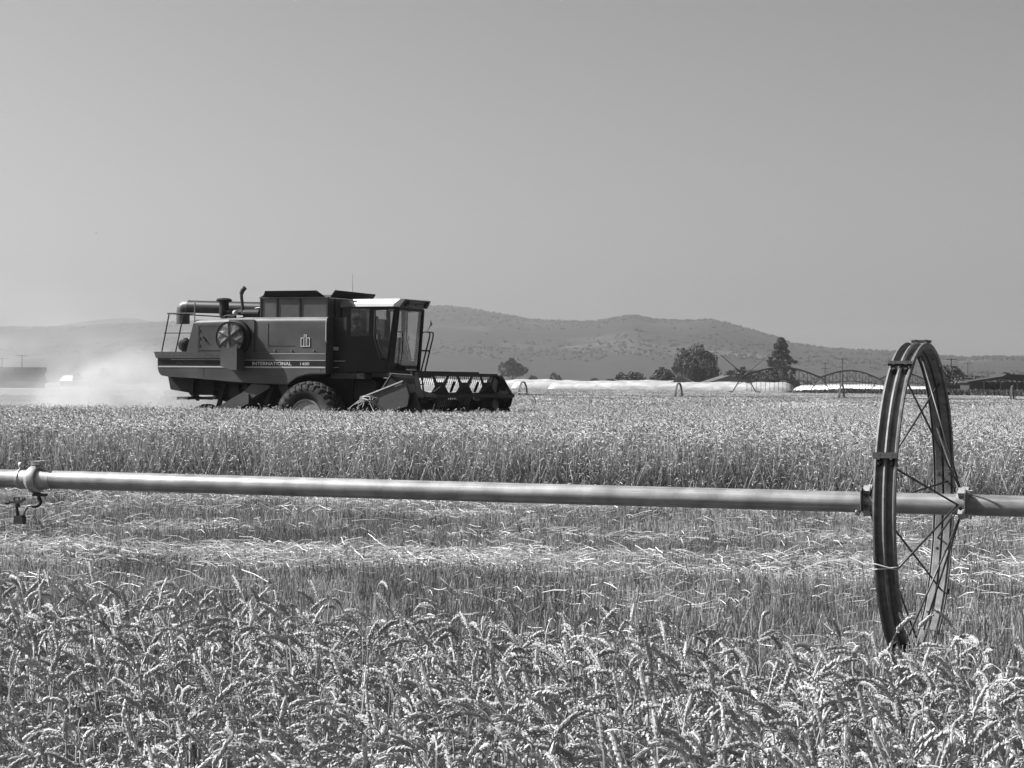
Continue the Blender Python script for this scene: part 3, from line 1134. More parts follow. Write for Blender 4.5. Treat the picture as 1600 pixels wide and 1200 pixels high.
cpart(MB().tube(smooth_path([(2.0, -0.40, 1.97), (2.06, -0.36, 2.5), (2.09, -0.42, 2.95), (2.07, -0.6, 3.0)]), 0.014, 6), 'wiper', black, cab)
cpart(MB().box(0.86, 1.93, -0.75, 0.75, 1.93, 1.99), 'cab_floor', black, cab)
cpart(MB().box(0.845, 0.875, -1.12, 1.12, 1.96, 2.75), 'cab_back', dark_paint, cab)
cpart(MB().slab([(0.86, -1.1, 2.75), (0.86, 1.1, 2.75), (0.86, 1.1, 3.6), (0.86, -1.1, 3.6)], (0.008, 0, 0)), 'rear_window', dark_glass, cab)
# roof with visor and lamps
rf = MB()
rs_ = [(-0.97, 3.64), (-0.97, 3.715), (-0.84, 3.835), (0.84, 3.835), (0.97, 3.715), (0.97, 3.64)]
f_ = {3.64: 2.16, 3.715: 2.20, 3.835: 2.30}
k_ = {3.64: 1.02, 3.715: 0.98, 3.835: 0.86}
w_ = {3.64: 0.80, 3.715: 0.82, 3.835: 0.74}
vsr = [(k_[z], y, z) for y, z in rs_] + [(f_[z] - 0.07, y, z) for y, z in rs_] + [(f_[z] + 0.02, math.copysign(w_[z], y), z) for y, z in rs_]
fr_ = [tuple(range(6)), tuple(range(17, 11, -1))]
for k in (0, 1):
    fr_ += [(k * 6 + i, k * 6 + 6 + i, k * 6 + 6 + (i + 1) % 6, k * 6 + (i + 1) % 6) for i in range(6)]
rf.add(vsr, fr_)
roof = cpart(rf, 'roof', white_paint, cab)
vz = MB().slab([(2.19, -0.78, 3.645), (2.19, 0.78, 3.645), (2.325, 0.72, 3.83), (2.325, -0.72, 3.83)], (0.012, 0, -0.008))
cpart(vz, 'visor', mat('visor_grey', 0.06, 0.5), cab)
for y in (-0.56, 0.56):
    lamp = MB().lathe([(0, 0.085), (0.05, 0.09), (0.06, 0.075)], 16, 'x')
    o = cpart(lamp, 'work_lamp', black, cab)
    o.location = (2.265, y, 3.735)
    o.rotation_euler = (0, R(36), 0)
cpart(MB().box(2.262, 2.275, -0.4, 0.4, 3.725, 3.74).box(2.255, 2.27, -0.03, 0.03, 3.69, 3.78), 'visor_trim', black, cab)
cpart(MB().box(0.55, 1.0, -0.93, 0.93, 3.63, 3.80), 'roof_rear', mat('roof_grey', 0.06, 0.5), cab)
# seat and steering inside
seat = cpart(MB().prism([(0.98, 2.36), (1.45, 2.42), (1.46, 2.52), (1.12, 2.50), (1.02, 3.02), (0.92, 3.02)], -0.25, 0.25), 'seat', cloth_dark, cab)
seat.location = (-0.03, -0.1, 0)
cpart(MB().box(1.1, 1.4, -0.16, 0.16, 1.99, 2.37), 'seat_post', black, cab)
cpart(MB().tube([(1.92, 0, 1.99), (1.66, 0, 2.74)], [0.05, 0.03], 8), 'steering_column', black, cab)
swm = MB()
ringp = [Vector((1.62, 0, 2.78)) + (Vector((0, 1, 0)) * math.cos(a) + Vector((0.93, 0, 0.37)) * math.sin(a)) * 0.19 for a in [2 * math.pi * i / 20 for i in range(20)]]
swm.tube(ringp, 0.015, 6, closed=True)
swm.tube([ringp[0], ringp[10]], 0.012, 5)
cpart(swm, 'steering_wheel', black, cab)
cpart(MB().prism([(1.2, 1.99), (1.75, 1.99), (1.75, 2.30), (1.5, 2.62), (1.2, 2.62)], -0.66, -0.36), 'console', cloth_dark, cab)
# platform, rails and ladder on the far side
cpart(MB().box(0.6, 2.02, -0.95, 1.45, 1.83, 1.925), 'cab_platform', black)
cpart(MB().tube(smooth_path([(1.70, 1.3, 1.92), (1.73, 1.3, 2.42), (1.77, 1.3, 2.92), (1.84, 1.3, 3.03), (1.95, 1.3, 3.04), (2.03, 1.3, 2.98), (1.93, 1.3, 2.56), (1.76, 1.3, 1.92)], 5), 0.02, 6), 'hand_rail', black)
cpart(MB().tube(smooth_path([(1.92, 1.3, 3.035), (2.05, 1.3, 3.04), (2.13, 1.3, 2.97), (2.03, 1.3, 2.54), (1.90, 1.3, 2.02), (1.88, 1.3, 1.92)], 5), 0.02, 6), 'hand_rail', black)
cpart(MB().bar((1.71, 1.3, 2.55), (2.03, 1.3, 2.54), 0.025, 0.04), 'rail_brace', black)
cpart(MB().tube([(1.95, 1.3, 3.03), (2.03, 1.3, 3.2)], 0.009, 5), 'flag_rod', black)
cpart(MB().slab([(2.03, 1.3, 3.17), (2.10, 1.3, 3.24), (2.05, 1.3, 3.36)], (0, 0.01, 0)), 'warning_flag', dark_paint)
for y in (1.33, 1.72):
    cpart(MB().bar((1.6, y, 1.87), (1.75, y, 0.65), 0.05, 0.03), 'ladder_rail', black)
for z in (0.75, 1.05, 1.35, 1.65):
    cpart(MB().bar((1.74 - (z - 0.65) * 0.123, 1.33, z), (1.74 - (z - 0.65) * 0.123, 1.72, z), 0.08, 0.03), 'ladder_step', dull_metal)

# unloading auger folded back along the far side
ua = MB()
ua.tube([(-1.9, 1.3, 3.66), (-3.3, 1.3, 3.70), (-5.45, 1.3, 3.76)], 0.175, 18)
cpart(ua, 'unloading_auger', dark_paint, auto=40)
cpart(MB().tube(smooth_path([(-5.40, 1.3, 3.765), (-5.58, 1.3, 3.74), (-5.62, 1.3, 3.58), (-5.62, 1.3, 3.28)], 4), [0.178] * 5 + [0.19] * 8, 16, cap=False), 'auger_spout', paint, auto=40)
cpart(MB().tube([(-2.55, 1.3, 3.36), (-2.55, 1.3, 3.56)], 0.06, 8), 'auger_rest', black)
cpart(MB().tube(smooth_path([(-3.05, 0.9, 3.38), (-3.05, 0.9, 3.62), (-2.95, 0.9, 3.70), (-1.75, 0.9, 3.70)], 4), 0.015, 6), 'fuel_line', dull_metal)
cpart(MB().lathe([(-0.10, 0.06), (-0.05, 0.13), (0.05, 0.13), (0.1, 0.06)], 14, 'x', (-1.85, 0.6, 3.62)).tube(smooth_path([(-1.85, 0.6, 3.72), (-1.86, 0.6, 3.84), (-1.76, 0.6, 3.86)], 4), 0.045, 8), 'auger_drive', black)
# air pre-cleaner, intake, muffler, exhaust stack
cpart(MB().lathe([(3.40, 0.10), (3.50, 0.13), (3.84, 0.13), (3.85, 0.20), (3.90, 0.22), (3.94, 0.16), (3.955, 0.0)], 20, 'z', (-3.72, 0.35, 0)), 'air_cleaner', black, auto=40)
cpart(MB().tube(smooth_path([(-3.72, 0.35, 3.55), (-3.45, 0.35, 3.57), (-3.05, 0.35, 3.55), (-2.8, 0.35, 3.52)], 4), 0.085, 10), 'intake_pipe', black)
cpart(MB().lathe([(-2.95, 0.05), (-2.93, 0.11), (-2.45, 0.11), (-2.43, 0.05)], 16, 'x', (0, 0.1, 3.52)), 'muffler', black, auto=40)
cpart(MB().tube(smooth_path([(-2.97, 0.1, 3.5), (-3.0, 0.1, 3.75), (-3.03, 0.1, 4.0), (-3.0, 0.1, 4.13), (-2.92, 0.1, 4.21)], 5), [0.045] * 12 + [0.062] * 9, 10), 'exhaust_stack', mat('rusty_pipe', 0.03, 0.8, var=0.4, scale=20))
cpart(MB().lathe([(-0.07, 0.0), (-0.05, 0.06), (0.0, 0.075), (0.05, 0.06), (0.07, 0.0)], 14, 'y', (-3.1, -0.1, 3.53)), 'oil_cap', mat('light_cap', 0.25, 0.5), smooth=True)
for u, y, h in ((-3.42, 0.2, 0.14), (-3.2, 0.0, 0.1), (-2.6, 0.4, 0.12), (-2.3, 0.2, 0.1), (-3.3, -0.3, 0.08)):
    cpart(MB().box(u - 0.05, u + 0.05, y - 0.06, y + 0.06, 3.34, 3.36 + h), 'engine_fitting', black)
cpart(MB().tube(smooth_path([(-3.6, 0.0, 3.32), (-3.5, 0.0, 3.44), (-3.25, 0.0, 3.46), (-3.1, 0.0, 3.38), (-2.7, 0.1, 3.45), (-2.3, 0.1, 3.36)], 5), 0.018, 6), 'hose', black)

# rear service platform rails and canister
for (a, b_) in (((-4.53, 2.46), (-4.31, 3.47)), ((-4.10, 2.46), (-3.86, 3.46))):
    cpart(MB().tube([(a[0], -1.45, a[1]), (b_[0], -1.45, b_[1])], 0.018, 6), 'rail_post', black)
cpart(MB().tube([(-4.37, -1.45, 3.475), (-3.52, -1.45, 3.47)], 0.02, 6), 'guard_rail', black)
cpart(MB().tube([(-4.46, -1.45, 2.955), (-3.62, -1.45, 2.955)], 0.015, 6), 'guard_rail', black)
cpart(MB().tube([(-4.31, -1.45, 3.47), (-4.31, 1.3, 3.47)], 0.018, 6), 'guard_rail', black)
cpart(MB().tube([(-3.52, -1.47, 2.46), (-3.50, -1.47, 3.75)], 0.016, 6), 'rail_post', dull_metal)
cn = MB().lathe([(-1.30, 0.0), (-1.30, 0.07), (-1.285, 0.08), (-1.285, 0.13), (-1.265, 0.165), (-0.75, 0.165)], 22, 'y', (-3.98, 0, 2.64))
cpart(cn, 'canister', black, auto=35)
cpart(MB().box(-4.02, -3.94, -1.2, -1.1, 2.80, 2.83), 'canister_cap', black)
cpart(MB().box(-4.1, -3.86, -1.15, -0.85, 2.455, 2.5), 'canister_bracket', black)

# lettering and emblem on the near side
side_m = Matrix.Rotation(R(90), 4, 'X')
white_letters = mat('letter_white', 0.42, 0.5, var=0.25, scale=12)
faded_letters = mat('letter_faded', 0.05, 0.6, var=0.3, scale=12)
text('lettering', 'INTERNATIONAL', 0.118, white_letters, CM, Matrix.Translation((-1.72, -1.520, 2.118)) @ side_m, sx=1.27, bold=0.0022)
text('lettering', '1480', 0.105, white_letters, CM, Matrix.Translation((-0.32, -1.520, 2.118)) @ side_m, sx=1.42)
text('lettering', 'AXIAL-FLOW COMBINE', 0.075, faded_letters, CM, Matrix.Translation((-4.05, -1.508, 2.14)) @ side_m, sx=1.12)
em = MB()
yy = -1.516


def er(u0, u1, z0, z1):
    em.box(u0, u1, yy, -1.499, z0, z1)


E0, E1, EZ0, EZ1 = -0.285, -0.02, 2.60, 2.83
cpart(MB().box(E0, E1, -1.508, -1.499, EZ0, EZ1).box(-0.185, -0.115, -1.508, -1.499, EZ1, 2.90), 'emblem_field', stripe_black)
t_ = 0.017
er(E0, E1, EZ0, EZ0 + t_)
er(E0, E0 + t_, EZ0 + t_, EZ1 - t_)
er(E1 - t_, E1, EZ0 + t_, EZ1 - t_)
er(E0, -0.195, EZ1 - t_, EZ1)
er(-0.11, E1, EZ1 - t_, EZ1)
er(-0.205, -0.19, EZ0 + t_, EZ1 - t_)
er(-0.115, -0.10, EZ0 + t_, EZ1 - t_)
er(-0.195, -0.178, EZ1, 2.905)
er(-0.127, -0.11, EZ1, 2.905)
er(-0.178, -0.127, 2.888, 2.905)
em_o = cpart(em, 'emblem', white_letters)
cpart(MB().box(-0.17, -0.135, yy, -1.499, 2.63, 2.87), 'emblem_bar', mat('emblem_inner', 0.12, 0.5))

# under body, chopper, spreader, elevators
cpart(MB().prism([(-3.2, 1.70), (-3.2, 1.25), (-2.4, 0.95), (-0.8, 0.80), (0.9, 0.95), (0.9, 1.86), (-0.4, 1.80), (-0.7, 1.62)], -0.85, 0.85), 'threshing_body', under)
for u, w in ((-2.9, 0.10), (-2.45, 0.07), (-2.05, 0.12), (-1.55, 0.08), (-1.15, 0.1)):
    cpart(MB().bar((u, -0.93, 1.62), (u - 0.18, -0.93, 1.02), w, 0.1, up=(0, 1, 0)), 'body_rib', under)
for (u, z, r) in ((-2.55, 1.38, 0.17), (-1.85, 1.22, 0.22), (-2.2, 1.52, 0.1), (-1.35, 1.45, 0.15)):
    cpart(MB().lathe([(-1.02, 0.03), (-1.02, r), (-0.98, r * 0.85), (-0.95, r), (-0.95, 0.03)], 20, 'y', (u, 0, z)), 'drive_pulley', black)
cpart(MB().tube([(-2.55, -1.0, 1.55), (-1.85, -1.0, 1.44)], 0.015, 5).tube([(-2.55, -1.0, 1.21), (-1.85, -1.0, 1.0)], 0.015, 5).tube([(-3.2, -1.0, 1.5), (-2.2, -1.0, 1.46)], 0.012, 5), 'drive_belt', black)
cpart(MB().prism([(-4.52, 1.80), (-4.44, 1.46), (-3.75, 1.36), (-3.72, 1.78)], -1.15, 1.15), 'straw_chopper', black)
cpart(MB().box(-3.74, -3.2, -1.0, 1.0, 1.32, 1.74), 'discharge_hood', under)
for y in (-0.55, 0.55):
    s_ = cpart(MB().lathe([(1.20, 0.0), (1.20, 0.42), (1.215, 0.42), (1.23, 0.12), (1.40, 0.10), (1.42, 0.0)], 20, 'z', (-4.05, y, 0)), 'straw_spreader', dull_metal)
    for k in range(4):
        a = R(k * 90 + (10 if y < 0 else 50))
        cpart(MB().bar((-4.05 + 0.05 * math.cos(a), y + 0.05 * math.sin(a), 1.245), (-4.05 + 0.52 * math.cos(a), y + 0.52 * math.sin(a), 1.225), 0.02, 0.07), 'spreader_bat', dull_metal, s_)
cpart(MB().bar((-4.15, -0.6, 1.40), (-3.9, -0.6, 1.2), 0.12, 0.1), 'spreader_arm', black)
cpart(MB().bar((-4.95, -0.2, 1.47), (-4.35, -0.2, 1.44), 0.3, 0.02), 'tail_board', dull_metal)
# grain elevators sloping down the near side
cpart(MB().prism([(-1.78, 1.64), (-1.25, 1.60), (-1.28, 1.52), (-1.85, 1.22), (-2.18, 1.22), (-2.10, 1.38)], -1.40, -1.20), 'elevator_head', paint)
cpart(MB().prism([(-2.02, 1.42), (-1.86, 1.36), (-1.86, 1.12), (-2.62, 0.80), (-2.95, 0.80), (-2.98, 0.92)], -1.45, -1.22), 'grain_elevator', paint)
cpart(MB().prism([(-1.30, 1.58), (-1.18, 1.58), (-1.50, 0.80), (-1.62, 0.80)], -1.3, -1.1), 'elevator_leg', under)


# wheels
def tread_tyre(name, u, y0, y1, z, r, rim_r, lugs):
    w = empty(name, (u, (y0 + y1) / 2, z), 0, CM)
    hw = abs(y1 - y0) / 2
    pr = [(-hw * 0.72, rim_r), (-hw * 0.95, rim_r + (r - rim_r) * 0.35), (-hw, rim_r + (r - rim_r) * 0.62), (-hw * 0.90, r - 0.07), (-hw * 0.72, r - 0.035),
          (0, r - 0.02), (hw * 0.72, r - 0.035), (hw * 0.90, r - 0.07), (hw, rim_r + (r - rim_r) * 0.62), (hw * 0.95, rim_r + (r - rim_r) * 0.35), (hw * 0.72, rim_r)]
    cpart(MB().lathe(pr, 48, 'y', closed=True), 'tyre', rubber, w, smooth=True)
    tb = MB()
    rows = 5
    for k in range(lugs):
        for j in range(rows):
            a = (k + (0.5 if j % 2 else 0)) * 2 * math.pi / lugs
            fy = -1 + 2 * (j + 0.5) / rows
            yc = fy * hw * 0.92
            rr = r - 0.02 - 0.05 * max(0, abs(fy) - 0.5) * 2
            dr = Vector((math.cos(a), 0, math.sin(a)))
            dt = Vector((-math.sin(a), 0, math.cos(a)))
            c = dr * rr + Vector((0, yc, 0))
            la, lw, lh = r * math.pi / lugs * 0.80, hw / rows * 0.86, 0.045
            ay = Vector((0, 1, 0)) + dr * (-0.35 * fy)
            vs2 = []
            for h, sc in ((-0.05, 1.05), (lh, 0.82)):
                for i2, j2 in ((-1, -0.6), (0, -1), (1, -0.6), (1, 0.6), (0, 1), (-1, 0.6)):
                    vs2.append(c + dr * h + dt * (la * i2 * sc) + ay * (lw * j2 * sc))
            tb.add(vs2, [tuple(range(6, 12))] + [(i, (i + 1) % 6, (i + 1) % 6 + 6, i + 6) for i in range(6)])
    # shoulder lugs running down the sidewall
        for sg in (-1, 1):
            a = (k + 0.25) * 2 * math.pi / lugs
            dr = Vector((math.cos(a), 0, math.sin(a)))
            tb.bar(dr * (r - 0.04) + Vector((0, sg * hw * 0.90, 0)), dr * (r - 0.17) + Vector((0, sg * hw * 0.985, 0)), 0.07, 0.035, up=(0, 1, 0))
    cpart(tb, 'tread_block', rubber, w, fix=False)['kind'] = 'stuff'
    rm = MB()
    rm.lathe([(-hw * 0.73, rim_r + 0.015), (-hw * 0.80, rim_r + 0.02), (-hw * 0.80, rim_r - 0.02), (-hw * 0.60, rim_r - 0.05), (-hw * 0.30, rim_r - 0.10), (-hw * 0.22, rim_r * 0.62), (-hw * 0.30, rim_r * 0.3), (-hw * 0.34, 0.0)], 36, 'y')
    cpart(rm, 'rim', mat('wheel_rim', 0.16, 0.45, var=0.25, scale=6, dirt=(0.1, 0.5)), w, auto=30)
    hbm = MB().lathe([(-hw * 0.30, 0.14), (-hw * 0.48, 0.13), (-hw * 0.52, 0.10), (-hw * 0.52, 0.0)], 16, 'y')
    for k in range(8):
        a = k * math.pi / 4
        hbm.lathe([(-hw * 0.3, 0.022), (-hw * 0.42, 0.02), (-hw * 0.42, 0)], 6, 'y', (0.2 * math.cos(a), 0, 0.2 * math.sin(a)))
    cpart(hbm, 'hub', dull_metal, w, auto=30)
    return w


tread_tyre('drive_wheel', 0, -1.80, -1.02, 0.80, 0.88, 0.435, 26)
fwheel = tread_tyre('drive_wheel', 0, 1.80, 1.02, 0.80, 0.88, 0.435, 26)
fwheel.rotation_euler = (0, 0, math.pi)
tread_tyre('steer_wheel', -3.35, -1.25, -0.85, 0.52, 0.54, 0.26, 20)
tread_tyre('steer_wheel', -3.35, 0.85, 1.25, 0.52, 0.54, 0.26, 20).rotation_euler = (0, 0, math.pi)
cpart(MB().bar((-3.35, -0.95, 0.55), (-3.35, 0.95, 0.55), 0.14, 0.16).bar((-3.35, 0, 0.6), (-3.0, 0, 1.3), 0.3, 0.14), 'rear_axle', under)
cpart(MB().bar((0, -1.1, 0.8), (0, 1.1, 0.8), 0.3, 0.3), 'front_axle', under)
cpart(MB().prism([(-0.7, 1.0), (-0.55, 1.0), (-0.7, 1.62), (-1.0, 1.62)], -1.45, -1.35), 'mud_guard', under)
# feeder house
cpart(MB().prism([(0.7, 1.80), (1.3, 1.80), (2.75, 1.12), (2.85, 0.45), (2.6, 0.42), (0.7, 1.0)], -0.72, 0.72), 'feeder_house', dark_paint)
cpart(MB().prism([(0.95, 1.66), (1.35, 1.62), (2.5, 1.0), (2.4, 0.86), (1.3, 1.32), (0.95, 1.36)], -0.80, -0.73), 'feeder_drive_shield', black)
cpart(MB().tube([(0.9, -0.9, 0.75), (2.2, -0.9, 0.6)], 0.05, 8), 'lift_cylinder', bright_metal)
cpart(MB().box(1.0, 1.62, -0.98, -0.80, 1.25, 1.70), 'hydraulic_box', under)

# ---- header with reel
HD = empty('header', (0, 0, 0), 0, CM)
H0, H1 = -2.86, 2.62
trough = [(2.72, 0.30), (3.95, 0.22), (4.02, 0.25), (3.9, 0.31), (3.45, 0.33), (3.05, 0.42), (2.84, 0.70), (2.80, 1.16), (2.70, 1.16)]
cpart(MB().prism(trough, H0, H1), 'header_pan', dark_paint, HD)
cpart(MB().bar((2.70, H0, 1.20), (2.70, H1, 1.20), 0.12, 0.12), 'back_beam', black, HD)
# auger with flighting
au = MB().lathe([(H0 + 0.05, 0.15), (H1 - 0.05, 0.15)], 16, 'y', (3.18, 0, 0.72))
for side, ya, yb in ((1, H0 + 0.06, -0.35), (-1, 0.35, H1 - 0.06)):
    k = 150
    fl = MB()
    for i in range(k):
        a0, a1 = side * i * 0.3, side * (i + 1) * 0.3
        q0, q1 = ya + (yb - ya) * i / k, ya + (yb - ya) * (i + 1) / k
        fl.add([(3.18 + r * math.cos(a), q, 0.72 + r * math.sin(a)) for (a, q, r) in ((a0, q0, 0.14), (a0, q0, 0.30), (a1, q1, 0.30), (a1, q1, 0.14))], [(0, 1, 2, 3)])
    cpart(fl, 'auger_flight', dull_metal, HD, fix=False)
cpart(au, 'auger', dull_metal, HD, auto=40)
# knife guards
for k in range(0, 60):
    y = H0 + 0.06 + (H1 - H0 - 0.12) * k / 59
    if k == 0:
        kg = MB().prism([(3.94, 0.235), (4.12, 0.24), (4.02, 0.275), (3.94, 0.275)], -0.02, 0.02).mesh('knife_guard', dull_metal)
    o = bpy.data.objects.new('knife_guard', kg)
    COL.objects.link(o)
    o.parent = HD
    o.location = (0, y, 0)
# end dividers
near_poly = [(2.40, 1.33), (3.48, 1.72), (3.56, 1.67), (3.64, 1.38), (3.60, 1.12), (3.05, 0.96), (2.62, 1.17)]
cpart(MB().prism([(u - 0.03, z) for u, z in near_poly], -3.06, -2.98), 'end_shield', mat('shield_paint', 0.045, 0.5, spec=0.2, dirt=(0.08, 0.3)), HD)
cpart(MB().bar((2.36, -3.075, 1.335), (3.46, -3.075, 1.735), 0.05, 0.03), 'shield_edge', stripe_white, HD)
cpart(MB().prism([(3.22, 1.61), (3.42, 1.68), (3.43, 1.65), (3.23, 1.58)], -3.072, -3.061), 'shield_decal', stripe_white, HD)
cpart(MB().prism([(2.72, 1.35), (3.02, 1.90), (3.66, 1.86), (3.72, 1.40), (3.98, 0.75), (4.2, 0.30), (4.0, 0.22), (2.75, 0.26)], H0 - 0.04, H0), 'end_sheet', dark_paint, HD)
cpart(MB().prism([(2.72, 0.26), (2.75, 1.25), (3.1, 1.35), (3.7, 1.1), (3.98, 0.62), (4.3, 0.25)], H1, H1 + 0.05), 'end_sheet', dark_paint, HD)
cpart(MB().tube(smooth_path([(3.10, -2.97, 1.90), (2.72, -2.97, 1.35)], 2), 0.03, 6).tube([(3.02, -2.95, 1.90), (3.28, -2.95, 1.62)], 0.03, 6).tube([(3.02, -2.95, 1.91), (3.66, -2.95, 1.87)], 0.025, 6), 'shield_frame', black, HD)
# ragged straw caught at the near corner
sb = MB()
r_ = random.Random(77)
for k in range(26):
    sb.cur = r_.uniform(0.6, 1.2)
    p = Vector((2.42 + r_.gauss(0.02, 0.1), -3.1 + r_.gauss(0, 0.05), 1.28 + r_.gauss(0, 0.05)))
    q = p + Vector((r_.gauss(-0.08, 0.16), r_.gauss(0, 0.06), r_.gauss(-0.10, 0.14)))
    sb.bar(p, q, 0.012, 0.012)
cpart(sb, 'caught_straw', straw_mat('loose_straw', 0.6), HD, fix=False)['kind'] = 'stuff'
# reel
RU, RZ, RR = 3.42, 1.385, 0.52
Y0, Y1 = -2.30, 2.48
cpart(MB().tube([(RU, Y0 - 0.1, RZ), (RU, Y1 + 0.06, RZ)], 0.062, 10), 'reel_tube', black, HD)
angs = [88, -2, 178, 268]
for a in angs:
    c, s = math.cos(R(a)), math.sin(R(a))
    bu, bz = RU + RR * c, RZ + RR * s
    cpart(MB().bar((bu, Y0, bz), (bu, Y1, bz), 0.075, 0.085), 'reel_bat', black, HD)
    tn = MB()
    k = 40
    for i in range(k):
        y = Y0 + 0.05 + (Y1 - Y0 - 0.1) * i / (k - 1)
        tn.tube([(bu, y, bz - 0.03), (bu - 0.02, y, bz - 0.13), (bu - 0.06, y, bz - 0.27)], 0.009, 4, cap=False)
    cpart(tn, 'reel_tine', black, HD, fix=False)['kind'] = 'stuff'
for y in (Y0, Y1 - 0.02):
    sm = MB()
    for a in angs:
        c, s = math.cos(R(a)), math.sin(R(a))
        p0 = Vector((RU, y, RZ))
        p1 = Vector((RU + RR * c, y, RZ + RR * s))
        t = Vector((-s, 0, c))
        sm.slab([p0 + t * 0.17, p1 + t * 0.045, p1 - t * 0.045, p0 - t * 0.17], (0, 0.03, 0))
    cpart(sm, 'reel_spider', black, HD)
# braced webs between tube and bats: wide foot, waist, two arms
web = [(-0.52, 0.05), (-0.30, 0.22), (-0.48, 0.50), (-0.37, 0.50), (-0.20, 0.33), (0.20, 0.33), (0.37, 0.50), (0.48, 0.50), (0.30, 0.22), (0.52, 0.05)]
for y in (-0.92, 0.52, 1.92):
    for a in angs:
        c, s = math.cos(R(a)), math.sin(R(a))
        pts = [(RU + r * c, y + dy, RZ + r * s) for dy, r in web]
        cpart(MB().slab(pts, (-s * 0.012, 0, c * 0.012)), 'reel_web', black, HD)
    for dy, sg in ((-0.5, 1), (0.5, -1)):
        cpart(MB().bar((RU + 0.06, y + dy, RZ + 0.08), (RU + 0.30, y + dy + sg * 0.3, RZ + 0.34), 0.07, 0.015), 'web_brace', black, HD)
# reel end disc and arms
cpart(MB().slab([(RU + 0.30 * math.cos(R(a)), Y0 - 0.12, RZ + 0.30 * math.sin(R(a))) for a in range(0, 360, 60)], (0, 0.02, 0)), 'reel_end_plate', dark_paint, HD)
cpart(MB().slab([(RU + 0.5 * math.cos(R(a)), Y1 + 0.03, RZ + 0.56 * math.sin(R(a))) for a in (70, 110, 180, 215, 325, 0)], (0, 0.02, 0)), 'reel_end_plate', black, HD)
for y in (Y0 - 0.2, Y1 + 0.1):
    cpart(MB().bar((2.70, y, 1.24), (RU + 0.1, y, RZ + 0.03), 0.08, 0.10), 'reel_arm', black, HD)
    cpart(MB().tube([(2.9, y, 0.9), (RU - 0.1, y, RZ)], 0.035, 8), 'reel_cylinder', dull_metal, HD)
cpart(MB().bar((2.74, -1.2, 1.95), (2.82, 2.66, 1.95), 0.05, 0.09), 'reel_guard', black, HD)
# crop divider hoop at the far end
cpart(MB().tube(smooth_path([(3.70, H1, 1.43), (4.08, H1, 1.45), (4.28, H1, 1.44), (4.44, H1, 1.37), (4.53, H1, 1.21), (4.45, H1, 1.05), (4.30, H1, 0.92), (4.10, H1, 0.88), (4.0, H1, 0.95)], 5), 0.012, 6), 'divider_hoop', dull_metal, HD)

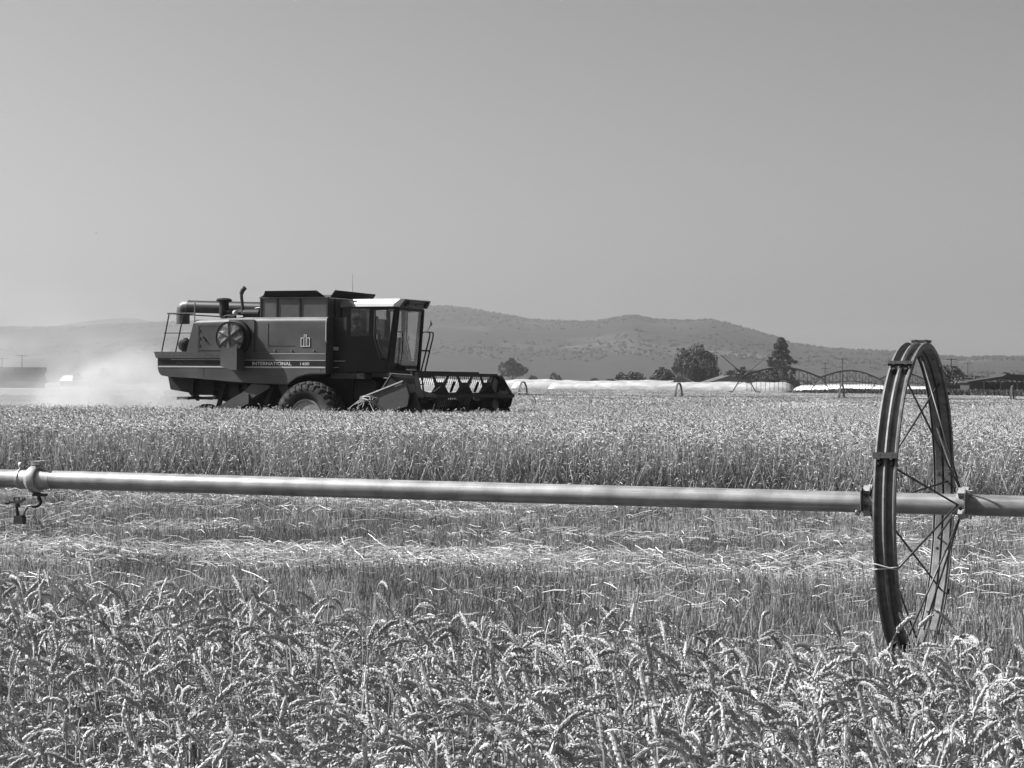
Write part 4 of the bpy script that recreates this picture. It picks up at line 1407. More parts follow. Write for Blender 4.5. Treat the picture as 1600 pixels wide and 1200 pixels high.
# ---- operator, seated in the cab (skin-grown body)
def operator():
    root = empty('person', (CO.x - 0.05 * CF[0] - 0.1 * CLf[0], CO.y - 0.05 * CF[1] - 0.1 * CLf[1], 0), -CTH)
    tag(root, 'operator in dark work shirt seated in the combine cab', 'person')

    def skinmesh(name, nodes, edges, m, parent):
        me = bpy.data.meshes.new(name)
        me.from_pydata([p for p, r in nodes], edges, [])
        me.materials.append(m)
        o = bpy.data.objects.new(name, me)
        COL.objects.link(o)
        o.parent = parent
        md = o.modifiers.new('skin', 'SKIN')
        md.use_smooth_shade = True
        sub = o.modifiers.new('sub', 'SUBSURF')
        sub.levels = sub.render_levels = 2
        lay = me.skin_vertices[0].data if me.skin_vertices else None
        if lay is None:
            bpy.context.view_layer.objects.active = o
        for i, (p, r) in enumerate(nodes):
            me.skin_vertices[0].data[i].radius = r if isinstance(r, tuple) else (r, r)
        me.skin_vertices[0].data[0].use_root = True
        return o
    nodes = [((1.16, 0, 2.58), (0.15, 0.12)), ((1.13, 0, 2.76), (0.155, 0.11)), ((1.12, 0, 2.96), (0.17, 0.11)), ((1.15, 0, 3.10), (0.07, 0.07)), ((1.17, 0, 3.18), (0.055, 0.055)),
             ((1.14, -0.2, 3.03), 0.065), ((1.24, -0.27, 2.80), 0.05), ((1.46, -0.2, 2.84), 0.042),
             ((1.14, 0.2, 3.03), 0.065), ((1.24, 0.27, 2.80), 0.05), ((1.46, 0.2, 2.84), 0.042),
             ((1.22, -0.12, 2.56), 0.09), ((1.55, -0.16, 2.57), 0.075), ((1.62, -0.16, 2.15), 0.055), ((1.74, -0.16, 2.05), 0.045),
             ((1.22, 0.12, 2.56), 0.09), ((1.55, 0.16, 2.57), 0.075), ((1.62, 0.16, 2.15), 0.055), ((1.74, 0.16, 2.05), 0.045)]
    edges = [(0, 1), (1, 2), (2, 3), (3, 4), (2, 5), (5, 6), (6, 7), (2, 8), (8, 9), (9, 10), (0, 11), (11, 12), (12, 13), (13, 14), (0, 15), (15, 16), (16, 17), (17, 18)]
    me = bpy.data.meshes.new('body')
    body = skinmesh('body', nodes, edges, shirt, root)
    # head
    hd_ = MB().lathe([(-0.125, 0.0), (-0.115, 0.045), (-0.07, 0.07), (0.0, 0.083), (0.06, 0.078), (0.10, 0.05), (0.118, 0.0)], 18, 'z', (1.19, 0, 3.30))
    hd_.v = [((x - 1.19) * 1.22 + 1.19 + (0.012 if z < 3.25 else 0), y, z) for x, y, z in hd_.v]
    hd_.prism([(1.285, 3.31), (1.315, 3.275), (1.285, 3.265)], -0.014, 0.014)
    hd_.lathe([(-0.006, 0.0), (-0.006, 0.03), (0.006, 0.03), (0.006, 0.0)], 10, 'y', (1.18, -0.086, 3.295)).lathe([(-0.006, 0.0), (-0.006, 0.03), (0.006, 0.03), (0.006, 0.0)], 10, 'y', (1.18, 0.086, 3.295))
    cpart(hd_, 'head', skin, root, smooth=True)
    cp = MB().lathe([(3.33, 0.098), (3.37, 0.096), (3.41, 0.075), (3.43, 0.0)], 18, 'z', (1.18, 0, 0)).prism([(1.25, 3.335), (1.40, 3.325), (1.40, 3.335), (1.25, 3.35)], -0.075, 0.075)
    cpart(cp, 'cap', mat('cap_cloth', 0.2, 0.9), root)
    for s in (-1, 1):
        h = MB()
        h.tube([(1.46, s * 0.2, 2.84), (1.51, s * 0.19, 2.845), (1.55, s * 0.185, 2.84)], [0.03, 0.042, 0.03], 8)
        for j in range(4):
            yb = s * (0.155 + 0.02 * j)
            h.tube(smooth_path([(1.545, yb, 2.85), (1.585, yb, 2.845), (1.60, yb, 2.82), (1.58, yb, 2.80)], 2), 0.009, 6)
        h.tube([(1.50, s * 0.15, 2.84), (1.54, s * 0.135, 2.825), (1.57, s * 0.14, 2.81)], 0.011, 6)
        cpart(h, 'hand', skin, root, smooth=True)
    return root


operator()
# ------------------------------------------------------------------ wheel line in front: pipe, wheel, sprinkler
galv = mat('galvanised_steel', 0.12, 0.6, metal=0.25, var=0.6, scale=14, bump=0.25, spec=0.25, dirt=(0.16, 0.55))
clamp_metal = mat('clamp_metal', 0.28, 0.45, metal=0.5, var=0.25, scale=14)
rod_metal = mat('spoke_rod', 0.06, 0.45, metal=0.5, var=0.3, scale=12)
brass = mat('old_brass', 0.02, 0.6, metal=0.2, var=0.4, scale=30)


def pipe_material():
    m = bpy.data.materials.new('aluminium_pipe')
    m.use_nodes = True
    n, l = m.node_tree.nodes, m.node_tree.links
    p = n['Principled BSDF']
    p.inputs['Metallic'].default_value = 0.35
    tc = n.new('ShaderNodeTexCoord')
    mp = n.new('ShaderNodeMapping')
    mp.inputs['Scale'].default_value = (0.6, 30, 30)
    l.new(tc.outputs['Object'], mp.inputs[0])
    nz = n.new('ShaderNodeTexNoise')
    nz.inputs['Scale'].default_value = 1.2
    nz.inputs['Detail'].default_value = 8
    nz.inputs['Roughness'].default_value = 0.7
    l.new(mp.outputs[0], nz.inputs['Vector'])
    a = n.new('ShaderNodeMapRange')
    a.inputs[1].default_value, a.inputs[2].default_value = 0.3, 0.7
    a.inputs[3].default_value, a.inputs[4].default_value = 0.13, 0.31
    l.new(nz.outputs[0], a.inputs[0])
    n2 = n.new('ShaderNodeTexNoise')
    n2.inputs['Scale'].default_value = 7
    n2.inputs['Detail'].default_value = 10
    l.new(tc.outputs['Object'], n2.inputs['Vector'])
    b_ = n.new('ShaderNodeMapRange')
    b_.inputs[1].default_value, b_.inputs[2].default_value = 0.35, 0.75
    b_.inputs[3].default_value, b_.inputs[4].default_value = 1.15, 0.55
    l.new(n2.outputs[0], b_.inputs[0])
    mu = n.new('ShaderNodeMath')
    mu.operation = 'MULTIPLY'
    l.new(a.outputs[0], mu.inputs[0])
    l.new(b_.outputs[0], mu.inputs[1])
    l.new(mu.outputs[0], p.inputs['Base Color'])
    c = n.new('ShaderNodeMapRange')
    c.inputs[3].default_value, c.inputs[4].default_value = 0.38, 0.58
    l.new(nz.outputs[0], c.inputs[0])
    l.new(c.outputs[0], p.inputs['Roughness'])
    bp = n.new('ShaderNodeBump')
    bp.inputs['Strength'].default_value = 0.25
    bp.inputs['Distance'].default_value = 0.004
    l.new(n2.outputs[0], bp.inputs['Height'])
    l.new(bp.outputs[0], p.inputs['Normal'])
    return m


pipe_mat = pipe_material()
WHEEL_R = 0.97
PIPE_R = 0.0635
PHI = R(19.5)
Dw = 13.5
WX = (1438 - 800) / 3500 * Dw
WL = empty('wheel_line', (WX, Dw, 0), -PHI)
tag(WL, 'long aluminium irrigation pipe with its tall spoked steel wheel, in front', 'irrigation wheel')
# two lengths of pipe butted at the coupler on the left
XC = -6.12
def pipe_len(x0, x1):
    k = 28
    return MB().tube([(x0 + (x1 - x0) * i / k, 0, WHEEL_R - 0.012 * math.sin(math.pi * i / k)) for i in range(k + 1)], PIPE_R, 28)


pipe_len(XC + 0.05, 6.2).build('pipe', pipe_mat, WL, auto=50)
pipe_len(-18.0, XC - 0.05).build('pipe', pipe_mat, WL, auto=50)
cp_ = MB()
cp_.lathe([(XC - 0.12, PIPE_R + 0.004), (XC - 0.115, PIPE_R + 0.009), (XC - 0.10, PIPE_R + 0.009), (XC - 0.095, PIPE_R + 0.003), (XC - 0.05, PIPE_R + 0.003), (XC - 0.01, PIPE_R + 0.034), (XC + 0.035, PIPE_R + 0.036), (XC + 0.045, PIPE_R + 0.03),
           (XC + 0.045, PIPE_R + 0.012), (XC + 0.10, PIPE_R + 0.004), (XC + 0.14, PIPE_R + 0.001)], 32, 'x', (0, 0, WHEEL_R))
cpl = cp_.build('pipe_coupler', clamp_metal, WL, auto=35)
MB().box(XC - 0.01, XC + 0.06, -0.035, 0.035, WHEEL_R + 0.098, WHEEL_R + 0.122).box(XC + 0.0, XC + 0.08, -0.06, 0.06, WHEEL_R + 0.122, WHEEL_R + 0.128).build('coupler_bolt', clamp_metal, cpl)
MB().lathe([(-0.02, 0.012), (0.0, 0.02), (0.02, 0.022), (0.03, 0.0)], 12, 'z', (XC - 0.10, -0.01, WHEEL_R + 0.09)).build('coupler_latch', clamp_metal, cpl, smooth=True)
MB().box(XC + 0.0, XC + 0.09, -0.03, 0.03, WHEEL_R - 0.118, WHEEL_R - 0.098).build('coupler_foot', brass, cpl)
# sprinkler hung under the coupler
sp0 = empty('sprinkler', (XC + 0.045, -0.02, WHEEL_R - 0.118), 0, WL)
sp0.scale = (0.86, 0.86, 0.86)
MB().tube(smooth_path([(0, 0, 0), (0.015, 0, -0.03), (0.02, -0.005, -0.055), (-0.005, -0.01, -0.075), (-0.05, -0.01, -0.078)], 4), 0.016, 10).build('swivel_elbow', brass, sp0, smooth=True)
MB().tube(smooth_path([(-0.05, -0.01, -0.078), (-0.085, -0.01, -0.08), (-0.11, -0.01, -0.11), (-0.13, -0.01, -0.155)], 4), 0.009, 8).build('swivel_arm', dull_metal, sp0, smooth=True)
MB().prism([(-0.205, -0.225), (-0.125, -0.225), (-0.12, -0.175), (-0.135, -0.155), (-0.2, -0.16)], -0.04, 0.02).build('counterweight', brass, sp0)
MB().tube([(-0.185, -0.01, -0.16), (-0.195, -0.01, -0.075)], [0.016, 0.011], 8).build('riser', brass, sp0)
im = MB().tube([(-0.195, -0.01, -0.085), (-0.195, -0.01, -0.06)], [0.03, 0.022], 10)
im.bar((-0.28, -0.01, -0.055), (-0.165, -0.01, -0.05), 0.02, 0.016)
im.bar((-0.165, -0.01, -0.05), (-0.115, -0.01, -0.02), 0.018, 0.018)
im.lathe([(-0.02, 0.016), (0.02, 0.014)], 8, 'x', (-0.28, -0.01, -0.055))
im.bar((-0.215, -0.01, -0.055), (-0.215, -0.01, -0.015), 0.008, 0.01).bar((-0.172, -0.01, -0.055), (-0.172, -0.01, -0.015), 0.008, 0.01).bar((-0.218, -0.01, -0.016), (-0.169, -0.01, -0.016), 0.01, 0.01)
im.build('impact_head', brass, sp0)

# the wheel
WH = empty('wheel', (-0.02, 0, WHEEL_R), -R(1.5), WL)
rim_sec = [(-0.072, 0.926), (-0.078, 0.942), (-0.074, 0.958), (-0.062, 0.960), (-0.054, 0.948), (-0.048, 0.930), (-0.014, 0.930), (-0.012, 0.955), (0.0, 0.962), (0.012, 0.955), (0.014, 0.930), (0.048, 0.930), (0.054, 0.948), (0.062, 0.960), (0.074, 0.958), (0.078, 0.942), (0.072, 0.926),
           (0.068, 0.926), (0.066, 0.938), (0.052, 0.924), (0.010, 0.924), (0.0, 0.940), (-0.010, 0.924), (-0.052, 0.924), (-0.066, 0.938), (-0.068, 0.926)]
MB().lathe([(x * 0.87, r) for x, r in rim_sec], 96, 'x', closed=True).build('rim', galv, WH, auto=30)
lug_angles = [97.5, 57.5, 17.5, 337.5 - 40 * 2 + 40, 217.5, 177.5, 137.5]
lug_m = None
for a in (97.5, 57.5, 17.5, 297.5, 257.5, 217.5, 177.5, 137.5):
    if lug_m is None:
        lb_ = MB()
        lb_.box(-0.070, 0.070, -0.009, 0.007, 0.968, 0.984)
        lb_.box(-0.068, 0.068, 0.008, 0.026, 0.979, 0.983)
        for x in (-0.036, 0.036):
            lb_.box(x - 0.007, x + 0.007, -0.018, 0.018, 0.925, 0.985)
            lb_.lathe([(0.93, 0.011), (0.965, 0.011)], 8, 'z', (x, -0.03, 0))
        import bmesh
        lug_m = lb_.mesh('lug', mat('lug_steel', 0.022, 0.6, metal=0.2, var=0.3, scale=20))
        bm = bmesh.new()
        bm.from_mesh(lug_m)
        bmesh.ops.recalc_face_normals(bm, faces=bm.faces)
        bm.to_mesh(lug_m)
        bm.free()
    o = bpy.data.objects.new('lug', lug_m)
    COL.objects.link(o)
    o.parent = WH
    # near half of the wheel is towards -y
    o.rotation_euler = (R(90 - a), 0, 0)
    if a == 97.5:
        o.scale = (0.86, 1, 1)
# hub clamps and spokes; the clamps sit either side of the rim
HX = (-0.285, 0.285)
for hx in HX:
    hc = MB()
    hc.lathe([(hx - 0.035, PIPE_R + 0.001), (hx - 0.035, PIPE_R + 0.010), (hx + 0.035, PIPE_R + 0.010), (hx + 0.035, PIPE_R + 0.001)], 24, 'x')
    for a in range(45, 360, 90):
        c, s = math.cos(R(a)), math.sin(R(a))
        hc.bar((hx - 0.02, (PIPE_R + 0.024) * c, (PIPE_R + 0.024) * s), (hx + 0.02, (PIPE_R + 0.024) * c, (PIPE_R + 0.024) * s), 0.045, 0.045, up=(0, c, s))
    hub = hc.build('hub_clamp', clamp_metal, WH, auto=35)
    sg = 1 if hx > 0 else -1
    MB().prism([(-0.045, -0.06), (0.045, -0.06), (0.045, 0.062), (0.03, 0.08), (-0.03, 0.08), (-0.045, 0.062)], hx + sg * 0.024, hx + sg * 0.030, axis='x').build('hub_plate', dull_metal, hub).location = (0, -0.075, 0)
    for (yy_, zz_) in ((-0.075, 0.035), (-0.075, -0.03)):
        MB().lathe([(-0.006, 0.011), (0.006, 0.011)], 8, 'y', (hx, -0.098, zz_)).build('clamp_bolt', brass, hub)
    for x2 in (-0.05, 0.05):
        MB().tube(smooth_path([(hx + x2, -0.03, -0.07), (hx + x2 * 1.1, -0.07, -0.085), (hx + x2 * 1.2, -0.09, -0.06)], 3), 0.008, 6).build('clamp_hook', clamp_metal, hub, smooth=True)
    off = 0 if hx > 0 else 22.5
    for k in range(8):
        a = R(k * 45 + off + (17 if hx > 0 else 17))
        tw_ = 0.20 if k % 2 else -0.20
        p0 = Vector((hx * 0.93, -0.085 * math.cos(a + tw_ * 2), 0.085 * math.sin(a + tw_ * 2)))
        p1 = Vector((0.045 * (1 if hx > 0 else -1) * -0.6, -0.926 * math.cos(a), 0.926 * math.sin(a)))
        MB().tube([p0, p1], 0.0062, 8).build('spoke', rod_metal, WH, smooth=True)
for k in range(12):
    a = R(k * 30 + 9)
    for x in (-0.034, 0.034):
        MB().lathe([(0.915, 0.0), (0.915, 0.008), (0.925, 0.008)], 6, 'z', (x, 0, 0)).build('rim_bolt', dull_metal, WH).rotation_euler = (a, 0, 0)
tw_m = mat('twine', 0.3, 0.9)
for dz, sl in ((0.0, 0.012), (0.012, -0.02)):
    pts = []
    a = R(-20.5)
    for (x, r) in ((-0.069, 0.93), (-0.070, 0.963), (-0.04, 0.964), (0.0, 0.967), (0.04, 0.966), (0.070, 0.963), (0.069, 0.93)):
        aa = a + dz + sl * x / 0.08
        pts.append((x, -r * math.cos(aa), r * math.sin(aa)))
    MB().tube(pts, 0.0045, 6).build('twine_wrap', tw_m, WH, smooth=True)

# ------------------------------------------------------------------ second wheel line, far out in the wheat
WL2 = empty('wheel_line', (22.6, 153.5, 0), math.atan2(-3.5, 10.9))
tag(WL2, 'distant irrigation pipe with four part-hidden wheels out in the wheat', 'irrigation wheel')
for i in range(-3, 3):
    MB().tube([(11.45 * i + 0.05, 0, WHEEL_R), (11.45 * (i + 1) - 0.05, 0, WHEEL_R - 0.03)], 0.0635, 8).build('pipe', rod_metal, WL2)
wheel_src = None
for i in range(-2, 2):
    w = empty('wheel', (11.45 * i, 0, WHEEL_R), 0, WL2)
    if wheel_src is None:
        rmm = MB().lathe([(-0.06, 0.925), (-0.06, 0.97), (0.06, 0.97), (0.06, 0.925)], 40, 'x', closed=True).mesh('rim', mat('far_rim', 0.06, 0.6, metal=0.3, var=0.2, scale=3))
        spk = [MB().tube([(sx * 0.25, 0, 0), (0, 0.93 * math.cos(R(a)), 0.93 * math.sin(R(a)))], 0.009, 5).mesh('spoke', rod_metal) for a in range(0, 360, 45) for sx in (-1, 1)]
        hbb = MB().box(-0.28, -0.22, -0.1, 0.1, -0.1, 0.1).mesh('hub_clamp', rod_metal)
        hb2 = MB().box(0.22, 0.28, -0.1, 0.1, -0.1, 0.1).mesh('hub_clamp', rod_metal)
        wheel_src = [('rim', rmm), ('hub_clamp', hbb), ('hub_clamp', hb2)] + [('spoke', s) for s in spk]
    for nm, me in wheel_src:
        o = bpy.data.objects.new(nm, me)
        COL.objects.link(o)
        o.parent = w

# ------------------------------------------------------------------ silage bags along the field edge
def bag_material():
    m = bpy.data.materials.new('white_bag_film')
    m.use_nodes = True
    n, l = m.node_tree.nodes, m.node_tree.links
    p = n['Principled BSDF']
    p.inputs['Roughness'].default_value = 0.42
    p.inputs['Base Color'].default_value = grey(0.2)
    tc = n.new('ShaderNodeTexCoord')
    mp = n.new('ShaderNodeMapping')
    mp.inputs['Scale'].default_value = (0.35, 0.8, 0.8)
    mp.inputs['Rotation'].default_value = (0, R(25), 0)
    l.new(tc.outputs['Object'], mp.inputs[0])
    nz = n.new('ShaderNodeTexNoise')
    nz.inputs['Scale'].default_value = 1.3
    nz.inputs['Detail'].default_value = 5
    l.new(mp.outputs[0], nz.inputs['Vector'])
    mr = n.new('ShaderNodeMapRange')
    mr.inputs[1].default_value, mr.inputs[2].default_value = 0.35, 0.65
    mr.inputs[3].default_value, mr.inputs[4].default_value = 0.20, 0.32
    l.new(nz.outputs[0], mr.inputs[0])
    l.new(mr.outputs[0], p.inputs['Base Color'])
    b_ = n.new('ShaderNodeBump')
    b_.inputs['Strength'].default_value = 0.35
    b_.inputs['Distance'].default_value = 0.4
    l.new(nz.outputs[0], b_.inputs['Height'])
    l.new(b_.outputs[0], p.inputs['Normal'])
    return m


bag_m = bag_material()


def at(px, D):
    """World x of something seen at photograph column px, D metres out."""
    return (px - 800) / 3500 * D


def silage_bag(p0, p1, h, label, seed):
    r_ = random.Random(seed)
    a, b_ = Vector((p0[0], p0[1], 0)), Vector((p1[0], p1[1], 0))
    L_ = (b_ - a).length
    root = empty('silage_bag', a, math.atan2(b_.y - a.y, b_.x - a.x))
    tag(root, label, 'silage bag', 'white plastic bags behind the wheat')
    k = int(L_ / 1.2)
    n_ = 20
    body = MB()
    V, F_ = [], []
    for i in range(k + 1):
        x = L_ * i / k
        t = min(1.0, x / 3.5, (L_ - x) / 3.5 + 0.001)
        s_ = math.sqrt(max(0.0, 1 - (1 - t) ** 2)) * 0.97 + 0.03
        hh = h * s_ * (1 + 0.05 * math.sin(x * 0.21 + seed) + 0.03 * math.sin(x * 0.9) + r_.uniform(-0.012, 0.012))
        ww = h * 0.68 * (0.5 + 0.5 * s_)
        for j in range(n_ + 1):
            q = math.pi * j / n_
            e = 0.72
            cy_, sy_ = math.cos(q), math.sin(q)
            V.append((x, math.copysign(abs(cy_) ** e, cy_) * ww, sy_ ** e * hh))
    for i in range(k):
        for j in range(n_):
            F_.append((i * (n_ + 1) + j, (i + 1) * (n_ + 1) + j, (i + 1) * (n_ + 1) + j + 1, i * (n_ + 1) + j + 1))
    F_.append(tuple(range(n_ + 1)))
    body.add(V, F_)
    body.build('bag_film', bag_m, root, smooth=True)
    tail = MB().prism([(-1.6, -1.1), (-0.2, -1.35), (0.4, 1.35), (-1.6, 1.0)], 0.02, 0.10, axis='z')
    tail.build('folded_end', bag_m, root)
    return root


silage_bag((at(500, 600), 600), (at(1120, 560), 560), 3.1, 'rearmost long white bag, its top showing above the others', 1)
silage_bag((at(797, 520), 520), (at(1180, 500), 500), 2.8, 'white bag whose pale nose shows beside the far end of the combine header', 2)
silage_bag((at(853, 470), 470), (at(1245, 450), 450), 2.45, 'long white bag in front of the weeping tree, behind a far wheel', 3)
silage_bag((at(1130, 480), 480), (at(1245, 472), 472), 2.8, 'short humped white bag below the conifer', 4)
silage_bag((at(1236, 405), 405), (at(1475, 385), 385), 2.25, 'white bag with bright rounded nose under the sprinkler spans', 5)

# rough weeds along the far edge of the field
weed_mat = straw_mat('dry_weeds', 0.055, 0.2, 0.6, 1.4)
wp = []
for i in range(4):
    r_ = random.Random(900 + i)
    b = MB()
    for _ in range(120):
        x, y = r_.uniform(-0.9, 0.9), r_.uniform(-0.7, 0.7)
        h = r_.uniform(0.5, 1.1)
        b.cur = r_.uniform(0.5, 1.5)
        a = r_.uniform(0, 6.28)
        w_2 = r_.uniform(0.02, 0.06)
        lx, ly = r_.gauss(0, 0.18), r_.gauss(0, 0.18)
        c, s = math.cos(a) * w_2, math.sin(a) * w_2
        b.add([(x - c, y - s, 0), (x + c, y + s, 0), (x + lx + c, y + ly + s, h), (x + lx - c, y + ly - s, h * 0.92)], [(0, 1, 2, 3)])
    wp.append(b.mesh('weed_patch', weed_mat))
pts = []
for k in range(1500):
    t = rng.uniform(0.02, 0.27)
    far = np.interp(t, [0.017, 0.1, 0.228, 0.4], [470, 327, 228, 150])
    y = far + abs(rng.normal(0, 4 + 10 * max(0, (t - 0.1))))
    pts.append((t * y, y, 0))
n_ = len(pts)
hs_ = np.array([0.55 + 0.45 * min(1, max(0, (p[0] / p[1] - 0.1) / 0.05)) for p in pts]) * rng.uniform(0.7, 1.3, n_)
wd = scatter('weeds', pts, np.c_[np.zeros(n_), np.zeros(n_), rng.uniform(0, 6.28, n_)], np.c_[np.ones(n_) * 1.3, np.ones(n_) * 1.3, hs_ * np.where(np.array([p[0] / p[1] for p in pts]) > 0.125, 1.25, 0.95)], rng.integers(0, 4, n_), wp)
tag(wd, 'dark rough weeds along the far edge of the wheat', 'weeds', None, 'stuff')

# ------------------------------------------------------------------ trees
leaf_m = mat('tree_leaves', 0.032, 0.75, var=0.35, scale=0.4, tone=True, spec=0.2)
pine_m = mat('conifer_needles', 0.02, 0.8, var=0.3, scale=0.4, tone=True, spec=0.2)
bark = mat('bark', 0.06, 0.9, var=0.4, scale=4)


def tree(name, label, px, D, height, width, seed, kind='round', group=None, leaf=0.32, count=2600, trunk=True, tone=1.0):
    r_ = random.Random(seed)
    root = empty(name, (at(px, D), D, 0), r_.uniform(0, 6.28))
    tag(root, label, 'tree' if name.endswith('tree') else 'shrub', group)
    tk = MB()
    rt = height * 0.028
    top = height * (0.55 if kind != 'conifer' else 0.95)
    tk.tube([(0, 0, 0), (r_.gauss(0, 0.1), 0.1, top * 0.5), (r_.gauss(0, 0.2), 0, top)], [rt, rt * 0.7, rt * 0.2], 7)
    cr = MB()
    clumps = []
    if kind == 'conifer':
        for i in range(230):
            t = r_.uniform(0.03, 1.0)
            rad = width / 2 * (1 - t ** 1.5) ** 0.8 * (0.9 + 0.12 * math.sin(t * 19 + seed)) * r_.choice((r_.uniform(0.3, 0.9), r_.uniform(0.75, 1.08))) + 0.12
            a = r_.uniform(0, 6.28)
            clumps.append((Vector((rad * math.cos(a), rad * math.sin(a), t * height)), 0.5 + 0.5 * (1 - t), 0.35))
            if i % 4 == 0:
                tk.tube([(0, 0, t * height * 0.95), (rad * math.cos(a) * 0.8, rad * math.sin(a) * 0.8, t * height)], [0.06, 0.02], 4)
    else:
        nb = 60 if kind != 'weeping' else 70
        for i in range(nb):
            a, e = r_.uniform(0, 6.28), r_.uniform(-0.35, 1.0)
            q = r_.uniform(0.55, 1.0)
            ce = math.sqrt(max(0, 1 - min(1, abs(e)) ** 2))
            if kind == 'weeping':
                t = r_.uniform(0.2, 0.94)
                rr = width / 2 * 0.88 * (0.62 + 0.38 * math.sin(math.pi * min(1, t * 1.15))) * math.sqrt(r_.uniform(0.15, 1))
                lump = 0.9 + 0.12 * math.sin(a * 3 + seed) + r_.uniform(-0.05, 0.05)
                c = Vector((rr * math.cos(a), rr * math.sin(a), height * t * (lump if t > 0.6 else 1)))
            else:
                lump = 0.85 + 0.2 * math.sin(a * 2.3 + seed) * math.cos(e * 3 + seed)
                c = Vector((width / 2 * 0.9 * q * ce * math.cos(a) * lump, width / 2 * 0.9 * q * ce * math.sin(a), height * (0.54 + 0.40 * q * e * lump)))
            c.z = max(c.z, height * 0.14)
            clumps.append((c, width * r_.uniform(0.075, 0.14), 0.85))
            if i % 4 == 0:
                tk.tube([(0, 0, top * r_.uniform(0.35, 0.9)), c * 0.55 + Vector((0, 0, c.z * 0.3)), c], [rt * 0.35, rt * 0.2, rt * 0.06], 5)
    for i in range(count):
        c, rad, sq = r_.choice(clumps)
        v = Vector((r_.gauss(0, 1), r_.gauss(0, 1), r_.gauss(0, 1)))
        v.normalize()
        p = c + Vector((v.x, v.y, v.z * sq)) * rad * r_.uniform(0.55, 1.1)
        cr.cur = tone * r_.uniform(0.55, 1.5)
        s_ = leaf * r_.uniform(0.6, 1.35)
        nv = (v + Vector((r_.gauss(0, 0.6), r_.gauss(0, 0.6), r_.gauss(0.2, 0.5)))).normalized()
        u = nv.cross(Vector((r_.gauss(0, 1), r_.gauss(0, 1), r_.gauss(0, 1)))).normalized()
        w_2 = nv.cross(u)
        if kind == 'weeping' and i % 2 and p.z > height * 0.2:
            k = r_.uniform(0.6, 2.2)
            u = Vector((math.cos(i), math.sin(i), 0)) * leaf * 0.22
            p2 = p - Vector((0, 0, k))
            cr.add([p - u, p + u, p2 + u * 0.4, p2 - u * 0.4], [(0, 1, 2, 3)])
        else:
            cr.add([p - u * s_, p - w_2 * s_ * 0.7, p + u * s_, p + w_2 * s_ * 0.7], [(0, 1, 2, 3)])
    tk.build('trunk', bark, root, smooth=True, fix=False)
    cr.build('crown', pine_m if kind == 'conifer' else leaf_m, root, fix=False)
    return root


tree('weeping_tree', 'large dark weeping tree behind the long white bag', 1087, 560, 12.6, 13.6, 21, 'weeping', leaf=0.34, count=6500)
tree('conifer_tree', 'tall dark conifer above the sprinkler spans', 1220, 600, 14.8, 11.0, 22, 'conifer', leaf=0.36, count=9000)
tree('leafy_tree', 'rounded tree left of the weeping tree, touching it', 1035, 570, 7.4, 7.4, 23, leaf=0.3, count=2200)
tree('leafy_tree', 'low wide shrub-like tree standing alone above the bags', 985, 600, 5.8, 8.8, 24, leaf=0.3, count=2200)
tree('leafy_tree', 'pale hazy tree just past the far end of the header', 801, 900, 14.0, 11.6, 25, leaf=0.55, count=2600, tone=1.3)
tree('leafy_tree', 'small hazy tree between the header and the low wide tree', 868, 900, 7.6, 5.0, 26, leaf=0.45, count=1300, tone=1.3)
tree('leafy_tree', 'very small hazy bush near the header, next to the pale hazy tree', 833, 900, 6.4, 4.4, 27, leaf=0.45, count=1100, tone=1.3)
tree('leafy_tree', 'dark low bush on the bags, left of the low wide tree', 929, 640, 4.4, 4.2, 28, leaf=0.3, count=900)
tree('leafy_tree', 'tree over the roof of the right gabled house', 1152, 590, 7.6, 8.2, 29, leaf=0.32, count=1900)
tree('leafy_tree', 'low tree crowded against the left foot of the conifer', 1188, 600, 6.4, 9.0, 30, leaf=0.32, count=2000)
tree('leafy_tree', 'leafy tree right beside the tall wheel, by the barn', 1482, 420, 6.6, 7.6, 31, leaf=0.28, count=2200)
tree('leafy_tree', 'small tree in front of the second pole from the right', 1500, 440, 5.0, 5.4, 32, leaf=0.28, count=1300)
tree('leafy_tree', 'small square-topped tree above the dark barn', 1523, 470, 5.3, 2.6, 33, leaf=0.28, count=1200)
tree('leafy_tree', 'low tree between the square-topped tree and the barn ridge', 1546, 480, 4.6, 6.5, 34, leaf=0.28, count=1200)
tree('leafy_tree', 'dark low tree at the right edge by the barn', 1590, 420, 4.2, 8.5, 35, leaf=0.28, count=1700)
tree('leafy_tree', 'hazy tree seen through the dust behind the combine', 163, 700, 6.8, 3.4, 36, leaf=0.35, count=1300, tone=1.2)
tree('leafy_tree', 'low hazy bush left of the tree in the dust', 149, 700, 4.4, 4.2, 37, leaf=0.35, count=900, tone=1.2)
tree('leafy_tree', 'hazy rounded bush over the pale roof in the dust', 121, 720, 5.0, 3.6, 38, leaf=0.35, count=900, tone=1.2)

tree('leafy_tree', 'dark bushy tree between the right gabled house and the conifer', 1172, 610, 7.0, 7.5, 41, leaf=0.32, count=1900)
tree('leafy_tree', 'broad dark tree low behind the left side of the conifer', 1204, 640, 7.0, 9.0, 47, leaf=0.34, count=2200)
tree('leafy_tree', 'tall dark tree at the far right above the barn roof', 1578, 460, 5.6, 6.0, 48, leaf=0.3, count=1700)
tree('leafy_tree', 'small bush left of the low wide tree above the bags', 953, 620, 3.9, 4.6, 49, leaf=0.3, count=1000)
tree('leafy_tree', 'dark spreading tree under the right skirt of the conifer', 1240, 640, 4.6, 4.4, 42, leaf=0.32, count=1300)
tree('leafy_tree', 'dark shrub low behind the second span of the sprinkler', 1262, 560, 3.3, 4.5, 43, leaf=0.3, count=1000)
tree('leafy_tree', 'dark low tree at the left end of the barn roof', 1512, 400, 4.4, 6.5, 44, leaf=0.28, count=1500)
